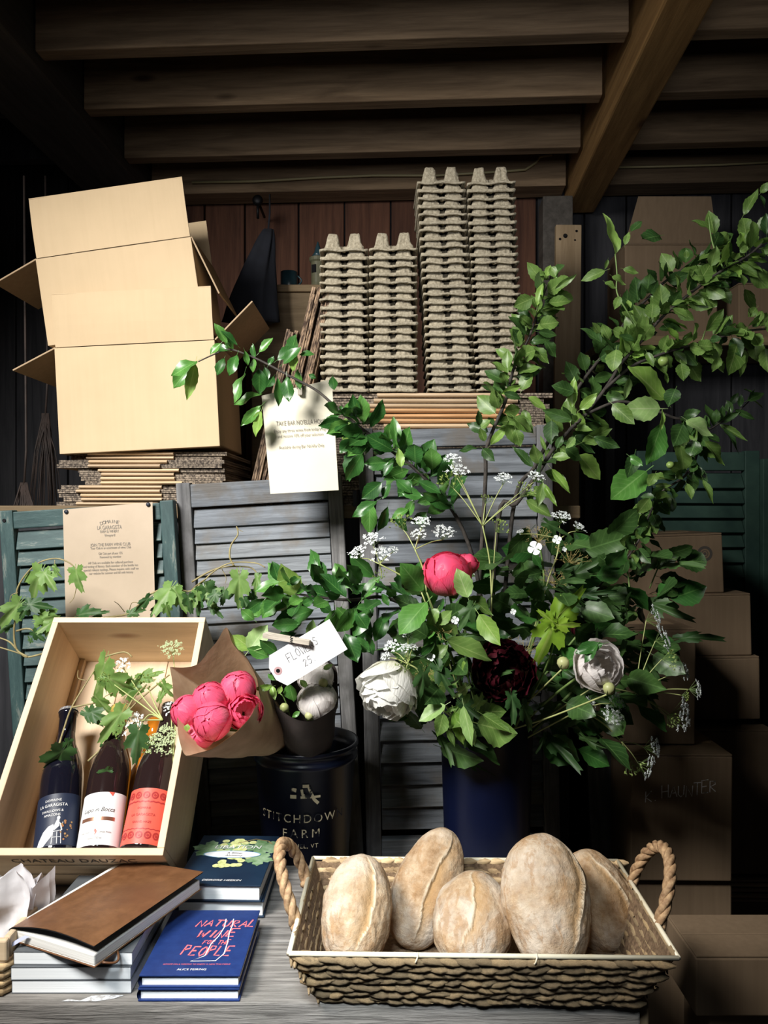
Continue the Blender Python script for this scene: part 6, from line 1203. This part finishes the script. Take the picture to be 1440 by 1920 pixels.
peony('white peony half hidden behind the price tag', 592, 1268, 66, 1.46, (.1, -1), .6, 'blush', OB, 32, PAY)
def bud(label, px, py, r, d, to, sdir=(0, -1)):
    c = P(px, py, d); o = thing('peony_bud', label, 'flower bud', c); R = r/1442*d
    put('bud', MB().lathe([(0, -1), (.6, -.8), (.98, -.1), (.9, .45), (.5, .88), (0, 1)], 18, T(c) @ S(R), False, False).mesh('bud', K['bud'], True), o); stem(o, [c-Vector((0, 0, R*.8)), c.lerp(to, .5)-Vector((0, 0, .01)), to], .0015, .0015, K['stem_y'])
    for k in range(3): leaf3(o, c-Vector((0, 0, R*.9)), c+Vector((R*1.0*math.cos(k*2.1), R*math.sin(k*2.1), -R*.1)), .7, 'apple')
bud('round green peony bud beside the large creamy peony', 776, 1277, 10, 1.35, VB); bud('round pale green peony bud under the maple sprig', 1056, 1243, 12, 1.31, VB); bud('yellow-green peony bud just below the far white peony', 1142, 1291, 12, 1.26, VB)
bud('green peony bud at the edge of the shaded paper bouquet', 533, 1327, 9, 1.415, PAY); bud('green peony bud in front of the round white peony', 580, 1342, 9, 1.405, PAY); bud('small green bud between the two white peonies', 606, 1281, 9, 1.425, PAY)
# ------------------------------------------------------------------ paper-wrapped bouquets
def wrap(label, rimpts, apex, m, seed):
    o = thing('paper_wrap', label, 'wrapping paper', apex); rim = smooth_path([P(*p) for p in rimpts]+[P(*rimpts[0])], 5)[:-1]; n = len(rim); b = MB(); c = sum(rim, Vector())/n
    for off in (0, .0012):
        def f(u, v):
            p = rim[int(round(u*n)) % n]; a = apex+(p-c).normalized()*.022; q = a.lerp(p, v); q = q+(q-apex.lerp(c, v)).normalized()*(.005*math.sin(math.pi*v)-off); nn = noise.noise(q*22+Vector((seed, 0, 0)))
            return q+Vector((nn, nn, -nn))*.004
        b.grid(f, n, 14, None, True)
    put('sheet', b.mesh('sheet', m, True), o); return o
wrap('kraft paper cone with a tall point, wrapped round the pink peonies', [(318, 1250, 1.40), (345, 1252, 1.41), (372, 1243, 1.42), (398, 1215, 1.43), (426, 1178, 1.44), (440, 1210, 1.44), (470, 1245, 1.42), (486, 1290, 1.38), (482, 1322, 1.32), (455, 1365, 1.255), (415, 1395, 1.235), (372, 1414, 1.23), (348, 1416, 1.235), (334, 1380, 1.26), (328, 1310, 1.34)], PAX, K['kraft'], 3)
wr2 = wrap('shade-darkened paper cone round the white peonies in the bucket', [(506, 1262, 1.47), (530, 1240, 1.50), (575, 1225, 1.52), (626, 1246, 1.49), (633, 1290, 1.46), (632, 1322, 1.42), (605, 1343, 1.395), (575, 1352, 1.385), (545, 1345, 1.39), (515, 1318, 1.42)], PAY, K['shadepaper'], 8)
wl_ = thing('leafy_sprig', 'bright leafy sprig tucked beside the white peonies under the tag', 'sprig', PAY+Vector((0, 0, .05)))
stem(wl_, [PAY+Vector((-.005, -.02, 0)), P(540, 1330, 1.43), P(525, 1300, 1.42)], .0016, .001, K['stem_g'])
leaves(wl_, R6b, 1.41, [(720, 640, 605, 660, .35, 'bright'), (740, 600, 690, 560, .5, 'glossm'), (720, 640, 740, 730, .45, 'bright'), (830, 620, 860, 740, .7, 'glossm'), (900, 600, 950, 650, .5, 'apple'), (780, 640, 760, 690, .6, 'bright'), (850, 840, 900, 800, .5, 'glossm'), (1050, 530, 1110, 500, .5, 'apple'), (760, 560, 740, 500, .5, 'appled')], .012)
